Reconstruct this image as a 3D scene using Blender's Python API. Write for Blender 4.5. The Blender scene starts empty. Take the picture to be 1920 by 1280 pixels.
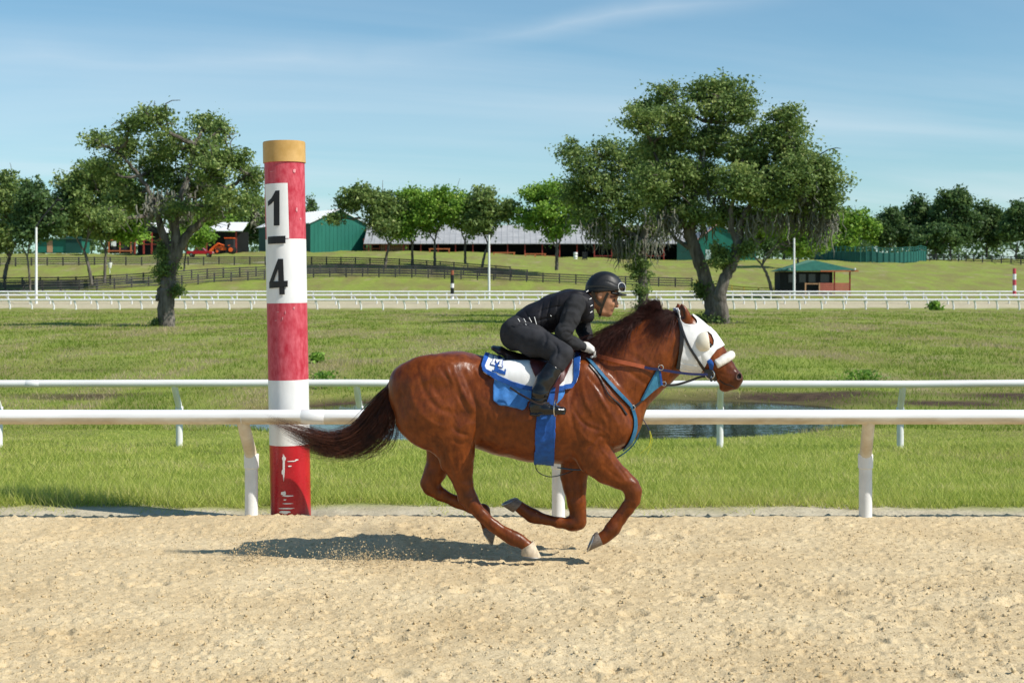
import bpy, bmesh, math, random
import numpy as np
from mathutils import Vector, Matrix
from mathutils.bvhtree import BVHTree

random.seed(7)
RNG = np.random.default_rng(11)
SC = bpy.context.scene
COL = SC.collection

# ---------------------------------------------------------------- camera, sky, sun, exposure
FPX, HOR, HCAM = 2670.0, 548.0, 1.81          # focal length in photo pixels, horizon row, eye height
cam_data = bpy.data.cameras.new('camera')
cam = bpy.data.objects.new('camera', cam_data)
COL.objects.link(cam)
cam.location = (0, 0, HCAM)
cam.rotation_euler = (math.radians(90), 0, 0)
cam_data.sensor_width = 36.0
cam_data.lens = 36.0 * FPX / 1920.0
cam_data.shift_y = -(640.0 - HOR) / 1920.0
cam_data.clip_start = 0.1
cam_data.clip_end = 9000.0
cam_data.dof.use_dof = True
cam_data.dof.focus_distance = 9.5
cam_data.dof.aperture_fstop = 6.3
SC.camera = cam

SUN = Vector((0.87, -0.38, 0.97)).normalized()  # towards the sun: behind the camera, to the right
sun_el = math.asin(SUN.z)
sun_az = math.atan2(SUN.x, SUN.y)              # from +Y, clockwise
sd = bpy.data.lights.new('sun', 'SUN')
sd.energy = 5.0
sd.angle = math.radians(0.53)
sd.color = (1.0, 0.945, 0.86)
so = bpy.data.objects.new('sun', sd)
COL.objects.link(so)
so.rotation_euler = SUN.to_track_quat('Z', 'Y').to_euler()

world = bpy.data.worlds.new('World')
SC.world = world
world.use_nodes = True
wn, wl = world.node_tree.nodes, world.node_tree.links
wn.clear()
w_out = wn.new('ShaderNodeOutputWorld')
w_bg = wn.new('ShaderNodeBackground')
w_sky = wn.new('ShaderNodeTexSky')
w_sky.sky_type = 'NISHITA'
w_sky.sun_disc = False
w_sky.sun_elevation = sun_el
w_sky.sun_rotation = sun_az
w_sky.altitude = 0
w_sky.air_density = 1.0
w_sky.dust_density = 0.3
w_sky.ozone_density = 5.0
w_bg.inputs['Strength'].default_value = 0.115
# thin cirrus, laid out on a high flat layer of air
tc = wn.new('ShaderNodeTexCoord')
sp = wn.new('ShaderNodeSeparateXYZ')
wl.new(tc.outputs['Generated'], sp.inputs[0])
def wmath(op, a, b=None, clamp=False):
    n = wn.new('ShaderNodeMath'); n.operation = op; n.use_clamp = clamp
    for i, v in enumerate((a, b)):
        if v is None: continue
        if isinstance(v, (int, float)): n.inputs[i].default_value = v
        else: wl.new(v, n.inputs[i])
    return n.outputs[0]
zz = wmath('ADD', wmath('MAXIMUM', sp.outputs['Z'], 0.0), 0.09)
cx, cy = wmath('DIVIDE', sp.outputs['X'], zz), wmath('DIVIDE', sp.outputs['Y'], zz)
cb = wn.new('ShaderNodeCombineXYZ')
wl.new(wmath('ADD', wmath('MULTIPLY', cx, 0.32), wmath('MULTIPLY', cy, 0.10)), cb.inputs[0])
wl.new(wmath('SUBTRACT', wmath('MULTIPLY', cy, 0.9), wmath('MULTIPLY', cx, 0.30)), cb.inputs[1])
n1 = wn.new('ShaderNodeTexNoise')
n1.inputs['Scale'].default_value = 0.7; n1.inputs['Detail'].default_value = 7
n1.inputs['Roughness'].default_value = 0.52; n1.inputs['Distortion'].default_value = 0.5
wl.new(cb.outputs[0], n1.inputs['Vector'])
r1 = wn.new('ShaderNodeValToRGB')
r1.color_ramp.elements[0].position = 0.33; r1.color_ramp.elements[0].color = (0, 0, 0, 1)
r1.color_ramp.elements[1].position = 0.78; r1.color_ramp.elements[1].color = (1, 1, 1, 1)
wl.new(n1.outputs['Fac'], r1.inputs[0])
# two long contrail-like streaks (planes through the observer)
def streak(a, b, width, soft):
    # azimuth/elevation of two points of the streak, in photo pixels
    da = Vector(((a[0] - 960) / FPX, 1, (HOR - a[1]) / FPX)).normalized()
    db = Vector(((b[0] - 960) / FPX, 1, (HOR - b[1]) / FPX)).normalized()
    n = da.cross(db).normalized()
    d = wn.new('ShaderNodeVectorMath'); d.operation = 'DOT_PRODUCT'
    wl.new(tc.outputs['Generated'], d.inputs[0]); d.inputs[1].default_value = n
    wob = wmath('MULTIPLY', wmath('SUBTRACT', n2.outputs['Fac'], 0.5), 0.022)
    q = wmath('DIVIDE', wmath('ABSOLUTE', wmath('ADD', d.outputs['Value'], wob)), width)
    return wmath('MULTIPLY', wmath('POWER', wmath('SUBTRACT', 1.0, q, True), 1.6), soft)
n2 = wn.new('ShaderNodeTexNoise')
n2.inputs['Scale'].default_value = 9.0; n2.inputs['Detail'].default_value = 6
wl.new(tc.outputs['Generated'], n2.inputs['Vector'])
azm = wmath('DIVIDE', sp.outputs['X'], wmath('MAXIMUM', sp.outputs['Y'], 0.05))
fade1 = wmath('MULTIPLY', wmath('ADD', wmath('MULTIPLY', azm, 7.0), 0.75, True), wmath('SUBTRACT', 1.9, wmath('MULTIPLY', azm, 8.0), True))
fade2 = wmath('SUBTRACT', 0.2, wmath('MULTIPLY', azm, 5.0), True)
s1 = wmath('MULTIPLY', streak((720, 104), (1400, 0), 0.013, 0.22), fade1)
s2 = wmath('MULTIPLY', streak((0, 108), (700, 128), 0.017, 0.17), fade2)
rag = wmath('ADD', wmath('MULTIPLY', n2.outputs['Fac'], 1.5), 0.1)
cl = wmath('ADD', wmath('MULTIPLY', wmath('MULTIPLY', r1.outputs[0], 0.95), wmath('SUBTRACT', 1.15, wmath('MULTIPLY', sp.outputs['Z'], 4.2), True)),
           wmath('MULTIPLY', wmath('ADD', s1, s2), rag), True)
mx = wn.new('ShaderNodeMix'); mx.data_type = 'RGBA'
wl.new(cl, mx.inputs['Factor'])
gain = wn.new('ShaderNodeVectorMath'); gain.operation = 'MULTIPLY'; gain.inputs[1].default_value = (0.80, 1.03, 0.98)
wl.new(w_sky.outputs[0], gain.inputs[0])
wl.new(gain.outputs[0], mx.inputs['A'])
mx.inputs['B'].default_value = (6.6, 7.2, 7.7, 1)
wl.new(mx.outputs['Result'], w_bg.inputs['Color'])
wl.new(w_bg.outputs[0], w_out.inputs[0])

SC.view_settings.view_transform = 'Standard'
SC.view_settings.look = 'None'
SC.view_settings.exposure = 0.12
SC.view_settings.gamma = 1.0
SC.view_settings.use_curve_mapping = False

# ---------------------------------------------------------------- helpers
def wx(px, d): return (px - 960.0) * d / FPX
def wz(py, d): return HCAM - (py - HOR) * d / FPX
def at(px, py, d): return np.array((wx(px, d), d, wz(py, d)))

def mesh_of(name, v, f, smooth=False, attr=None):
    me = bpy.data.meshes.new(name)
    v = np.asarray(v, dtype=np.float32)
    if isinstance(f, np.ndarray):
        nf, k = f.shape
        me.vertices.add(len(v)); me.vertices.foreach_set('co', v.ravel())
        me.loops.add(nf * k); me.loops.foreach_set('vertex_index', f.astype(np.int32).ravel())
        me.polygons.add(nf); me.polygons.foreach_set('loop_start', np.arange(0, nf * k, k, dtype=np.int32))
        me.update(calc_edges=True)
    else:
        me.from_pydata([tuple(map(float, p)) for p in v], [], [tuple(map(int, q)) for q in f])
        me.update()
    if smooth: me.polygons.foreach_set('use_smooth', np.ones(len(me.polygons), dtype=bool))
    if attr is not None:
        a = me.attributes.new('tint', 'FLOAT', 'POINT')
        a.data.foreach_set('value', np.asarray(attr, dtype=np.float32))
    return me

def obj(name, me, m=None, parent=None):
    o = bpy.data.objects.new(name, me)
    COL.objects.link(o)
    if m is not None and me is not None and len(me.materials) == 0: me.materials.append(m)
    if parent is not None: o.parent = parent
    return o

def thing(name, label, cat, group=None, loc=(0, 0, 0), rz=0.0):
    o = bpy.data.objects.new(name, None)
    COL.objects.link(o)
    o.empty_display_size = 0.2
    o.location = loc; o.rotation_euler = (0, 0, rz)
    return tag(o, label, cat, group)

def tag(o, label=None, cat=None, group=None, kind=None):
    if label: o['label'] = label
    if cat: o['category'] = cat
    if group: o['group'] = group
    if kind: o['kind'] = kind
    return o

class MB:
    """collects simple solids into one mesh"""
    def __init__(s): s.v = []; s.f = []
    def add(s, v, f):
        n = len(s.v); s.v += [tuple(p) for p in v]; s.f += [tuple(i + n for i in q) for q in f]; return s
    def box(s, x0, x1, y0, y1, z0, z1):
        return s.add([(x0,y0,z0),(x1,y0,z0),(x1,y1,z0),(x0,y1,z0),(x0,y0,z1),(x1,y0,z1),(x1,y1,z1),(x0,y1,z1)],
                     [(0,3,2,1),(4,5,6,7),(0,1,5,4),(1,2,6,5),(2,3,7,6),(3,0,4,7)])
    def beam(s, a, b, w, h):
        a, b = Vector(a), Vector(b); d = (b - a).normalized()
        up = Vector((0, 0, 1)) if abs(d.z) < 0.95 else Vector((0, 1, 0))
        r = d.cross(up).normalized(); u = r.cross(d)
        p = []
        for c in (a, b):
            for sx, sz in ((-1,-1),(1,-1),(1,1),(-1,1)): p.append(c + r * sx * w / 2 + u * sz * h / 2)
        return s.add(p, [(0,1,2,3),(7,6,5,4),(0,4,5,1),(1,5,6,2),(2,6,7,3),(3,7,4,0)])
    def tube(s, pts, rad, n=10, cap=True):
        pts = [Vector(p) for p in pts]
        if isinstance(rad, (int, float)): rad = [rad] * len(pts)
        rings = []; ref = Vector((0.31, 0.77, 0.55)).normalized(); u = None
        for i, p in enumerate(pts):
            d = (pts[min(i+1, len(pts)-1)] - pts[max(i-1, 0)]).normalized()
            if u is None: u = d.cross(ref).normalized()
            else: u = (u - d * u.dot(d)).normalized()
            w = d.cross(u)
            rings.append([p + (u * math.cos(t) + w * math.sin(t)) * rad[i] for t in [2*math.pi*k/n for k in range(n)]])
        v = [q for r in rings for q in r]; f = []
        for i in range(len(pts) - 1):
            for k in range(n):
                a, b = i*n + k, i*n + (k+1) % n
                f.append((a, b, b+n, a+n))
        if cap: f.append(tuple(range(n))[::-1]); f.append(tuple((len(pts)-1)*n + k for k in range(n)))
        return s.add(v, f)
    def poly(s, pts, d, axis=1):
        """extrude a planar outline by d along an axis"""
        n = len(pts); off = [0, 0, 0]; off[axis] = d
        v = [tuple(p) for p in pts] + [tuple(p[i] + off[i] for i in range(3)) for p in pts]
        f = [tuple(range(n)), tuple(range(2*n-1, n-1, -1))] + [(i, n+i, n+(i+1)%n, (i+1)%n) for i in range(n)]
        return s.add(v, f)
    def mesh(s, name, smooth=False):
        me = mesh_of(name, s.v, s.f, smooth)
        return me
    def build(s, name, m, parent=None, smooth=False, bevel=0):
        me = s.mesh(name, smooth)
        bm = bmesh.new(); bm.from_mesh(me); bmesh.ops.recalc_face_normals(bm, faces=bm.faces)
        if bevel: bmesh.ops.bevel(bm, geom=bm.edges[:], offset=bevel, segments=2, affect='EDGES')
        bm.to_mesh(me); bm.free()
        o = obj(name, me, m, parent)
        if smooth:
            try: me.set_sharp_from_angle(angle=math.radians(40))
            except Exception: pass
        return o

def copy_tree(o, parent=None, loc=None, rz=None):
    c = o.copy(); COL.objects.link(c); c.parent = parent
    if loc is not None: c.location = loc
    if rz is not None: c.rotation_euler = (0, 0, rz)
    for ch in o.children: copy_tree(ch, c)
    return c

MATS = {}
def mat(name, col, rough=0.6, var=0.15, scale=6.0, bump=0.0, bscale=60.0, spec=0.4, metal=0.0, coat=0.0,
        col2=None, stretch=(1, 1, 1), trans=0.0, sheen=0.0, tint=None, crs=0.1, bdist=0.004):
    """procedural Principled material: noise-mixed colour, noise roughness, optional noise relief"""
    if name in MATS: return MATS[name]
    m = bpy.data.materials.new(name); m.use_nodes = True
    nt = m.node_tree; N, L = nt.nodes, nt.links
    b = N['Principled BSDF']
    tcn = N.new('ShaderNodeTexCoord'); mp = N.new('ShaderNodeMapping'); mp.inputs['Scale'].default_value = stretch
    L.new(tcn.outputs['Object'], mp.inputs['Vector'])
    no = N.new('ShaderNodeTexNoise'); no.inputs['Scale'].default_value = scale; no.inputs['Detail'].default_value = 5
    no.inputs['Roughness'].default_value = 0.62
    L.new(mp.outputs[0], no.inputs['Vector'])
    c1 = [max(0, c * (1 - var)) for c in col]
    c2 = col2 if col2 is not None else [min(1, c * (1 + var)) for c in col]
    rp = N.new('ShaderNodeValToRGB')
    rp.color_ramp.elements[0].position = 0.32; rp.color_ramp.elements[0].color = (*c1, 1)
    rp.color_ramp.elements[1].position = 0.68; rp.color_ramp.elements[1].color = (*c2, 1)
    L.new(no.outputs['Fac'], rp.inputs[0])
    src = rp.outputs[0]
    if tint is not None:
        at_ = N.new('ShaderNodeAttribute'); at_.attribute_name = 'tint'
        mxn = N.new('ShaderNodeMix'); mxn.data_type = 'RGBA'
        L.new(at_.outputs['Fac'], mxn.inputs['Factor']); L.new(src, mxn.inputs['A']); mxn.inputs['B'].default_value = (*tint, 1)
        src = mxn.outputs['Result']
    L.new(src, b.inputs['Base Color'])
    rr = N.new('ShaderNodeMapRange'); rr.inputs['To Min'].default_value = max(0.02, rough - crs); rr.inputs['To Max'].default_value = min(1, rough + crs)
    L.new(no.outputs['Fac'], rr.inputs['Value']); L.new(rr.outputs[0], b.inputs['Roughness'])
    b.inputs['Specular IOR Level'].default_value = spec
    b.inputs['Metallic'].default_value = metal
    b.inputs['Coat Weight'].default_value = coat
    b.inputs['Coat Roughness'].default_value = 0.2
    if sheen: b.inputs['Sheen Weight'].default_value = sheen
    if bump:
        nb = N.new('ShaderNodeTexNoise'); nb.inputs['Scale'].default_value = bscale; nb.inputs['Detail'].default_value = 4
        L.new(mp.outputs[0], nb.inputs['Vector'])
        bp = N.new('ShaderNodeBump'); bp.inputs['Strength'].default_value = bump; bp.inputs['Distance'].default_value = bdist
        L.new(nb.outputs['Fac'], bp.inputs['Height']); L.new(bp.outputs[0], b.inputs['Normal'])
    if trans:
        tr = N.new('ShaderNodeBsdfTranslucent'); L.new(src, tr.inputs['Color'])
        ms = N.new('ShaderNodeMixShader'); ms.inputs[0].default_value = trans
        L.new(b.outputs[0], ms.inputs[1]); L.new(tr.outputs[0], ms.inputs[2])
        L.new(ms.outputs[0], N['Material Output'].inputs['Surface'])
    MATS[name] = m
    return m

# --- implicit surfaces (for the horse and the rider): smooth unions of tapered limbs, meshed with surface nets
class Field:
    def __init__(s, lo, hi, h):
        s.lo = np.array(lo, dtype=np.float32); s.h = h
        s.n = np.ceil((np.array(hi) - s.lo) / h).astype(int) + 1
        s.F = np.full(s.n, 1.0, dtype=np.float32)
    def _box(s, lo, hi):
        a = np.clip(np.floor((np.array(lo) - s.lo) / s.h).astype(int), 0, s.n - 1)
        b = np.clip(np.ceil((np.array(hi) - s.lo) / s.h).astype(int) + 1, 1, s.n)
        sl = tuple(slice(i, j) for i, j in zip(a, b))
        ax = [(s.lo[i] + s.h * np.arange(a[i], b[i])).astype(np.float32) for i in range(3)]
        return sl, ax[0][:, None, None], ax[1][None, :, None], ax[2][None, None, :]
    def _mix(s, sl, d, k, sub=False):
        a = s.F[sl]
        if a.size == 0: return
        if sub: a = -a
        if k > 0:
            q = np.clip(0.5 + 0.5 * (d - a) / k, 0, 1)
            r = d * (1 - q) + a * q - k * q * (1 - q)
        else: r = np.minimum(a, d)
        if sub: r = -r
        s.F[sl] = r
    def seg(s, A, B, a0, a1, b0, b1, k=0.02, sub=False):
        A, B = np.asarray(A, float), np.asarray(B, float); R = max(a0, a1, b0, b1) + k + 3 * s.h
        sl, X, Y, Z = s._box(np.minimum(A, B) - R, np.maximum(A, B) + R)
        AB = B - A; L2 = max(float(AB @ AB), 1e-9)
        t = np.clip(((X - A[0]) * AB[0] + (Y - A[1]) * AB[1] + (Z - A[2]) * AB[2]) / L2, 0, 1)
        dx, dy, dz = X - A[0] - t * AB[0], Y - A[1] - t * AB[1], Z - A[2] - t * AB[2]
        a = a0 + (a1 - a0) * t; b = b0 + (b1 - b0) * t
        s._mix(sl, (np.sqrt((dx*dx + dz*dz) / (a*a) + dy*dy / (b*b)) - 1) * np.minimum(a, b), k, sub)
    def chain(s, pts, k=0.02, sub=False):
        for p, q in zip(pts[:-1], pts[1:]):
            s.seg(p[:3], q[:3], p[3], q[3], p[4], q[4], k, sub)
    def ell(s, c, ax, ang=0.0, k=0.03, sub=False):
        c = np.asarray(c, float); R = max(ax) + k + 3 * s.h
        sl, X, Y, Z = s._box(c - R, c + R)
        ca, sa = math.cos(ang), math.sin(ang)
        u = (X - c[0]) * ca + (Z - c[2]) * sa; w = -(X - c[0]) * sa + (Z - c[2]) * ca; v = Y - c[1]
        s._mix(sl, (np.sqrt((u/ax[0])**2 + (v/ax[2])**2 + (w/ax[1])**2) - 1) * min(ax), k, sub)
    def cut(s, p, n, k=0.0):
        """keep the half-space on the side of -n"""
        n = np.asarray(n, float); n = n / np.linalg.norm(n)
        sl, X, Y, Z = s._box(s.lo, s.lo + s.h * s.n)
        d = (X - p[0]) * n[0] + (Y - p[1]) * n[1] + (Z - p[2]) * n[2] + 0 * s.F
        s.F = np.maximum(s.F, d.astype(np.float32))
    def mesh(s, smooth=2):
        F = s.F; S = F < 0
        sh = lambda a, o: a[o[0]:a.shape[0]-1+o[0], o[1]:a.shape[1]-1+o[1], o[2]:a.shape[2]-1+o[2]]
        C = [(i, j, k) for i in (0, 1) for j in (0, 1) for k in (0, 1)]
        cnt = sum(sh(S, c).astype(np.int8) for c in C)
        act = (cnt > 0) & (cnt < 8); idx = np.argwhere(act)
        pos = np.zeros((len(idx), 3)); num = np.zeros(len(idx))
        for c0 in C:
            for axn in range(3):
                if c0[axn]: continue
                c1 = list(c0); c1[axn] = 1
                f0 = F[tuple((idx + c0).T)]; f1 = F[tuple((idx + c1).T)]
                m = (f0 < 0) != (f1 < 0)
                t = np.where(m, f0 / np.where(m, f0 - f1, 1), 0)
                p = np.array(c0, float)[None, :].repeat(len(idx), 0); p[:, axn] += t
                pos[m] += p[m]; num[m] += 1
        v = s.lo + s.h * (idx + pos / num[:, None])
        ids = np.full(act.shape, -1, np.int64); ids[act] = np.arange(len(idx))
        faces = []
        for axn in range(3):
            o1, o2 = [(1, 2), (2, 0), (0, 1)][axn]
            sa = [slice(None)] * 3; sb = [slice(None)] * 3; sa[axn] = slice(0, -1); sb[axn] = slice(1, None)
            e = np.argwhere(S[tuple(sa)] != S[tuple(sb)])
            e = e[(e[:, o1] > 0) & (e[:, o2] > 0) & (e[:, o1] < act.shape[o1]) & (e[:, o2] < act.shape[o2])]
            inside = S[tuple(e.T)]
            q = []
            for d1, d2 in ((-1, -1), (0, -1), (0, 0), (-1, 0)):
                c = e.copy(); c[:, o1] += d1; c[:, o2] += d2; q.append(ids[tuple(c.T)])
            q = np.stack(q, 1); q[~inside] = q[~inside][:, ::-1]
            faces.append(q)
        f = np.concatenate(faces); f = f[(f >= 0).all(1)]
        return lap(v, f, smooth), f

def lap(v, f, it, lam=0.5):
    k = f.shape[1]
    a = np.concatenate([f[:, i] for i in range(k)]); b = np.concatenate([f[:, (i+1) % k] for i in range(k)])
    ii, jj = np.concatenate([a, b]), np.concatenate([b, a]); deg = np.maximum(np.bincount(ii, minlength=len(v)), 1)
    for _ in range(it):
        av = np.stack([np.bincount(ii, v[jj, c], minlength=len(v)) for c in range(3)], 1) / deg[:, None]
        v = v + lam * (av - v)
    return v

def normals(v, f):
    n = np.cross(v[f[:, 2]] - v[f[:, 0]], v[f[:, 3 if f.shape[1] > 3 else 1]] - v[f[:, 1 if f.shape[1] > 3 else 0]])
    if f.shape[1] == 3: n = np.cross(v[f[:, 1]] - v[f[:, 0]], v[f[:, 2]] - v[f[:, 0]])
    out = np.zeros_like(v)
    for c in range(3):
        for i in range(f.shape[1]): out[:, c] += np.bincount(f[:, i], n[:, c], minlength=len(v))
    return out / np.maximum(np.linalg.norm(out, axis=1), 1e-9)[:, None]

def vnoise(p, freq, seed=0):
    """smooth value noise on points (n,3)"""
    r = np.random.default_rng(seed).random((32, 32, 32)).astype(np.float32)
    q = np.asarray(p) * freq + 101.3; i = np.floor(q).astype(int); t = q - i; t = t * t * (3 - 2 * t); o = 0
    for a in (0, 1):
        for b in (0, 1):
            for c in (0, 1):
                w = (t[:, 0] if a else 1 - t[:, 0]) * (t[:, 1] if b else 1 - t[:, 1]) * (t[:, 2] if c else 1 - t[:, 2])
                o = o + w * r[(i[:, 0]+a) % 32, (i[:, 1]+b) % 32, (i[:, 2]+c) % 32]
    return o - 0.5

def inpoly(x, y, P):
    P = np.asarray(P, float); r = np.zeros(x.shape, bool); j = len(P) - 1
    for i in range(len(P)):
        xi, yi, xj, yj = *P[i], *P[j]
        c = ((yi > y) != (yj > y)) & (x < (xj - xi) * (y - yi) / (yj - yi + 1e-12) + xi)
        r ^= c; j = i
    return r

def spline(P, n):
    """Catmull-Rom through P, n samples"""
    P = np.asarray(P, float); m = len(P)
    Q = np.vstack([2*P[0]-P[1], P, 2*P[-1]-P[-2]])
    t = np.linspace(0, m - 1 - 1e-6, n); i = t.astype(int); u = (t - i)[:, None]
    a, b, c, d = Q[i], Q[i+1], Q[i+2], Q[i+3]
    return 0.5 * (2*b + (c-a)*u + (2*a-5*b+4*c-d)*u*u + (3*b-a-3*c+d)*u**3)

def strands(paths, r0, sides=3):
    """paths (n,m,3) -> tapered hair tubes in one mesh"""
    n, m, _ = paths.shape
    d = np.gradient(paths, axis=1); d /= np.maximum(np.linalg.norm(d, axis=2, keepdims=True), 1e-9)
    ref = np.array([0.2, 0.9, 0.37]); u = np.cross(d, ref); u /= np.maximum(np.linalg.norm(u, axis=2, keepdims=True), 1e-9); w = np.cross(d, u)
    s = np.linspace(0, 1, m); rad = (np.minimum(1, 0.5 + s * 3) * (1 - s**2.2) + 0.06)[None, :] * np.asarray(r0).reshape(-1, 1)
    ring = [paths + (u * math.cos(a) + w * math.sin(a)) * rad[..., None] for a in [2*math.pi*k/sides for k in range(sides)]]
    v = np.stack(ring, 2).reshape(-1, 3)
    base = (np.arange(n)[:, None, None] * m + np.arange(m - 1)[None, :, None]) * sides
    k = np.arange(sides)[None, None, :]
    f = np.stack([base + k, base + (k+1) % sides, base + sides + (k+1) % sides, base + sides + k], -1).reshape(-1, 4)
    return v, f
# ---------------------------------------------------------------- horse
DH = 9.6
def hp(px, py, w=0.0):
    return at(px, py, DH - w)
SH = DH / FPX                                   # metres per photo pixel in the horse's plane
def hc(px, py, w, a, b): return (*hp(px, py, w), a * SH, b)

M_COAT = mat('chestnut_coat', (0.122, 0.0255, 0.0035), rough=0.36, var=0.24, scale=24, spec=0.27, coat=0.03,
             col2=(0.200, 0.047, 0.0062), bump=0.5, bscale=60, stretch=(1, 1, .6), tint=(0.035, 0.014, 0.009), crs=0.17)
M_MANE = mat('chestnut_hair', (0.030, 0.0085, 0.006), rough=0.5, var=0.4, scale=22, spec=0.25, col2=(0.062, 0.0155, 0.009))
M_TAIL = mat('chestnut_tail_hair', (0.028, 0.010, 0.0065), rough=0.42, var=0.4, scale=16, spec=0.4, col2=(0.125, 0.038, 0.017))
M_HOOF = mat('grey_hoof', (0.16, 0.13, 0.105), rough=0.55, var=0.45, scale=40, stretch=(1, 1, 5), bump=0.2, bscale=80)
M_HOOFW = mat('pale_hoof', (0.52, 0.42, 0.30), rough=0.55, var=0.25, scale=30, bump=0.15, bscale=80)
M_EYE = mat('dark_eye', (0.012, 0.006, 0.004), rough=0.08, var=0.3, spec=0.6)
M_DARK = mat('dark_skin', (0.02, 0.010, 0.008), rough=0.6, var=0.3)

HF = Field((-0.98, DH - 0.44, 0.0), (1.64, DH + 0.44, 1.80), 0.0086)
H = HF
# trunk
H.chain([hc(792, 732, 0, 62, .20), hc(850, 742, 0, 83, .255), hc(900, 753, 0, 84, .265), hc(950, 768, 0, 85, .285),
         hc(1000, 776, 0, 88, .295), hc(1050, 775, 0, 92, .280), hc(1095, 768, 0, 94, .245), hc(1128, 770, 0, 80, .215),
         hc(1150, 785, 0, 46, .18)], k=0.03)
H.ell(hp(1152, 800, 0), (.135, .118, .19), math.radians(60), k=.05)              # breast
H.ell(hp(1066, 690, 0), (.17, .085, .085), 0, k=.06)                            # withers
# neck and head
H.chain([hc(1112, 742, 0, 84, .19), hc(1163, 703, 0, 70, .155), hc(1197, 676, 0, 64, .125), hc(1230, 655, 0, 57, .105),
         hc(1258, 640, 0, 50, .092)], k=0.05)
H.chain([hc(1278, 622, 0, 36, .080), hc(1290, 641, 0, 44, .088), hc(1314, 657, 0, 39, .092), hc(1334, 671, 0, 29, .072),
         hc(1352, 688, 0, 22, .056), hc(1366, 706, 0, 20, .052), hc(1374, 714, 0, 16.5, .050)], k=0.025)
H.ell(hp(1289, 668, 0), (26*SH, 24*SH, .088), 0, k=.03)                          # jowl
H.ell(hp(1381, 707, 0), (13*SH, 11*SH, .046), math.radians(-40), k=.02)         # muzzle tip
H.ell(hp(1361, 726, 0), (13*SH, 8.5*SH, .036), math.radians(8), k=.008)         # chin and lower lip
H.ell(hp(1378, 722, 0), (9.5*SH, 8*SH, .036), math.radians(30), k=.008)         # upper lip
for s in (1, -1):
    H.ell(hp(1327, 640, .066*s), (.040, .022, .034), math.radians(-45), k=.02)  # brow
    H.ell(hp(1329, 647, .100*s), (.026, .018, .022), math.radians(-40), k=.010, sub=True)
    H.ell(hp(1322, 668, .078*s), (.10, .012, .014), math.radians(-48), k=.015)  # facial crest
    H.ell(hp(1385, 705, .046*s), (.034, .030, .016), math.radians(-50), k=.012) # nostril rim
    H.ell(hp(1386, 706, .066*s), (.020, .016, .022), math.radians(-50), k=.006, sub=True)
    H.ell(hp(1366, 717, .056*s), (.050, .004, .018), math.radians(-14), k=.006, sub=True)  # mouth line
    # ears
    ex = 0 if s > 0 else -7
    H.chain([hc(1288+ex, 606, .052*s, 9, .030), hc(1284+ex, 592, .062*s, 10.5, .026), hc(1280+ex, 580, .066*s, 8, .020), hc(1278+ex, 569, .066*s, 2.5, .006)], k=.012)
    H.chain([hc(1281+ex, 594, .088*s, 4.5, .020), hc(1277+ex, 578, .086*s, 3.5, .016)], k=.006, sub=True)
    # hindquarters
    H.ell(hp(822, 705, .12*s), (74*SH, 40*SH, .15), math.radians(8), k=.05)     # gluteals
    H.ell(hp(766, 745, .10*s), (34*SH, 58*SH, .125), math.radians(14), k=.05)   # buttock
    # shoulder
    H.chain([hc(1092, 706, .15*s, 30, .075), hc(1120, 752, .185*s, 42, .075), hc(1152, 800, .17*s, 34, .085)], k=.035)
    H.ell(hp(1102, 808, .185*s), (50*SH, 34*SH, .075), math.radians(-32), k=.03)  # triceps
    H.ell(hp(1160, 808, .135*s), (26*SH, 26*SH, .085), 0, k=.03)                # point of shoulder
for s in (1, -1): H.ell(hp(985, 712, .165*s), (84*SH, 30*SH, .10), math.radians(-3), k=.05)   # back muscles under the saddle
# near hind leg
nh = [hc(802, 728, .13, 62, .135), hc(816, 772, .15, 72, .135), hc(845, 816, .16, 46, .105), hc(858, 850, .16, 30, .075),
      hc(862, 878, .155, 24.5, .060), hc(868, 905, .15, 17.5, .048), hc(878, 930, .15, 14.5, .046), hc(886, 946, .15, 13.5, .042),
      hc(905, 967, .145, 11, .031), hc(927, 986, .14, 10.5, .030), hc(950, 1001, .14, 11, .031), hc(964, 1009, .14, 13, .038),
      hc(976, 1014, .14, 10.5, .033), hc(988, 1023, .14, 11.5, .040)]
H.chain(nh, k=.02)
H.chain([hc(846, 868, .155, 9, .03), hc(862, 912, .15, 7.5, .026), hc(868, 934, .15, 8.5, .028), hc(884, 951, .15, 7, .024)], k=.018)  # hamstring tendon, point of hock
H.chain([hc(886, 957, .145, 5, .017), hc(920, 990, .14, 5, .016), hc(955, 1013, .14, 6.5, .02)], k=.008)  # flexor tendon
H.ell(hp(872, 800, .195), (26*SH, 30*SH, .075), 0, k=.03)                        # stifle
H.ell(hp(842, 850, .175), (16*SH, 34*SH, .06), math.radians(-14), k=.02)
# far hind leg
H.chain([hc(802, 730, -.13, 60, .135), hc(822, 775, -.15, 68, .13), hc(838, 822, -.15, 42, .10), hc(828, 855, -.15, 27, .07),
         hc(816, 884, -.15, 20, .055), hc(807, 904, -.15, 16, .047), hc(808, 914, -.15, 15, .044), hc(826, 926, -.15, 12, .034),
         hc(855, 940, -.15, 10.5, .030), hc(884, 951, -.15, 10.5, .030), hc(905, 958, -.15, 13, .038), hc(909, 972, -.15, 10.5, .033),
         hc(914, 987, -.15, 11.5, .038)], k=.02)
H.chain([hc(812, 868, -.15, 8, .03), hc(796, 906, -.15, 8.5, .026)], k=.02)
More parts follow.
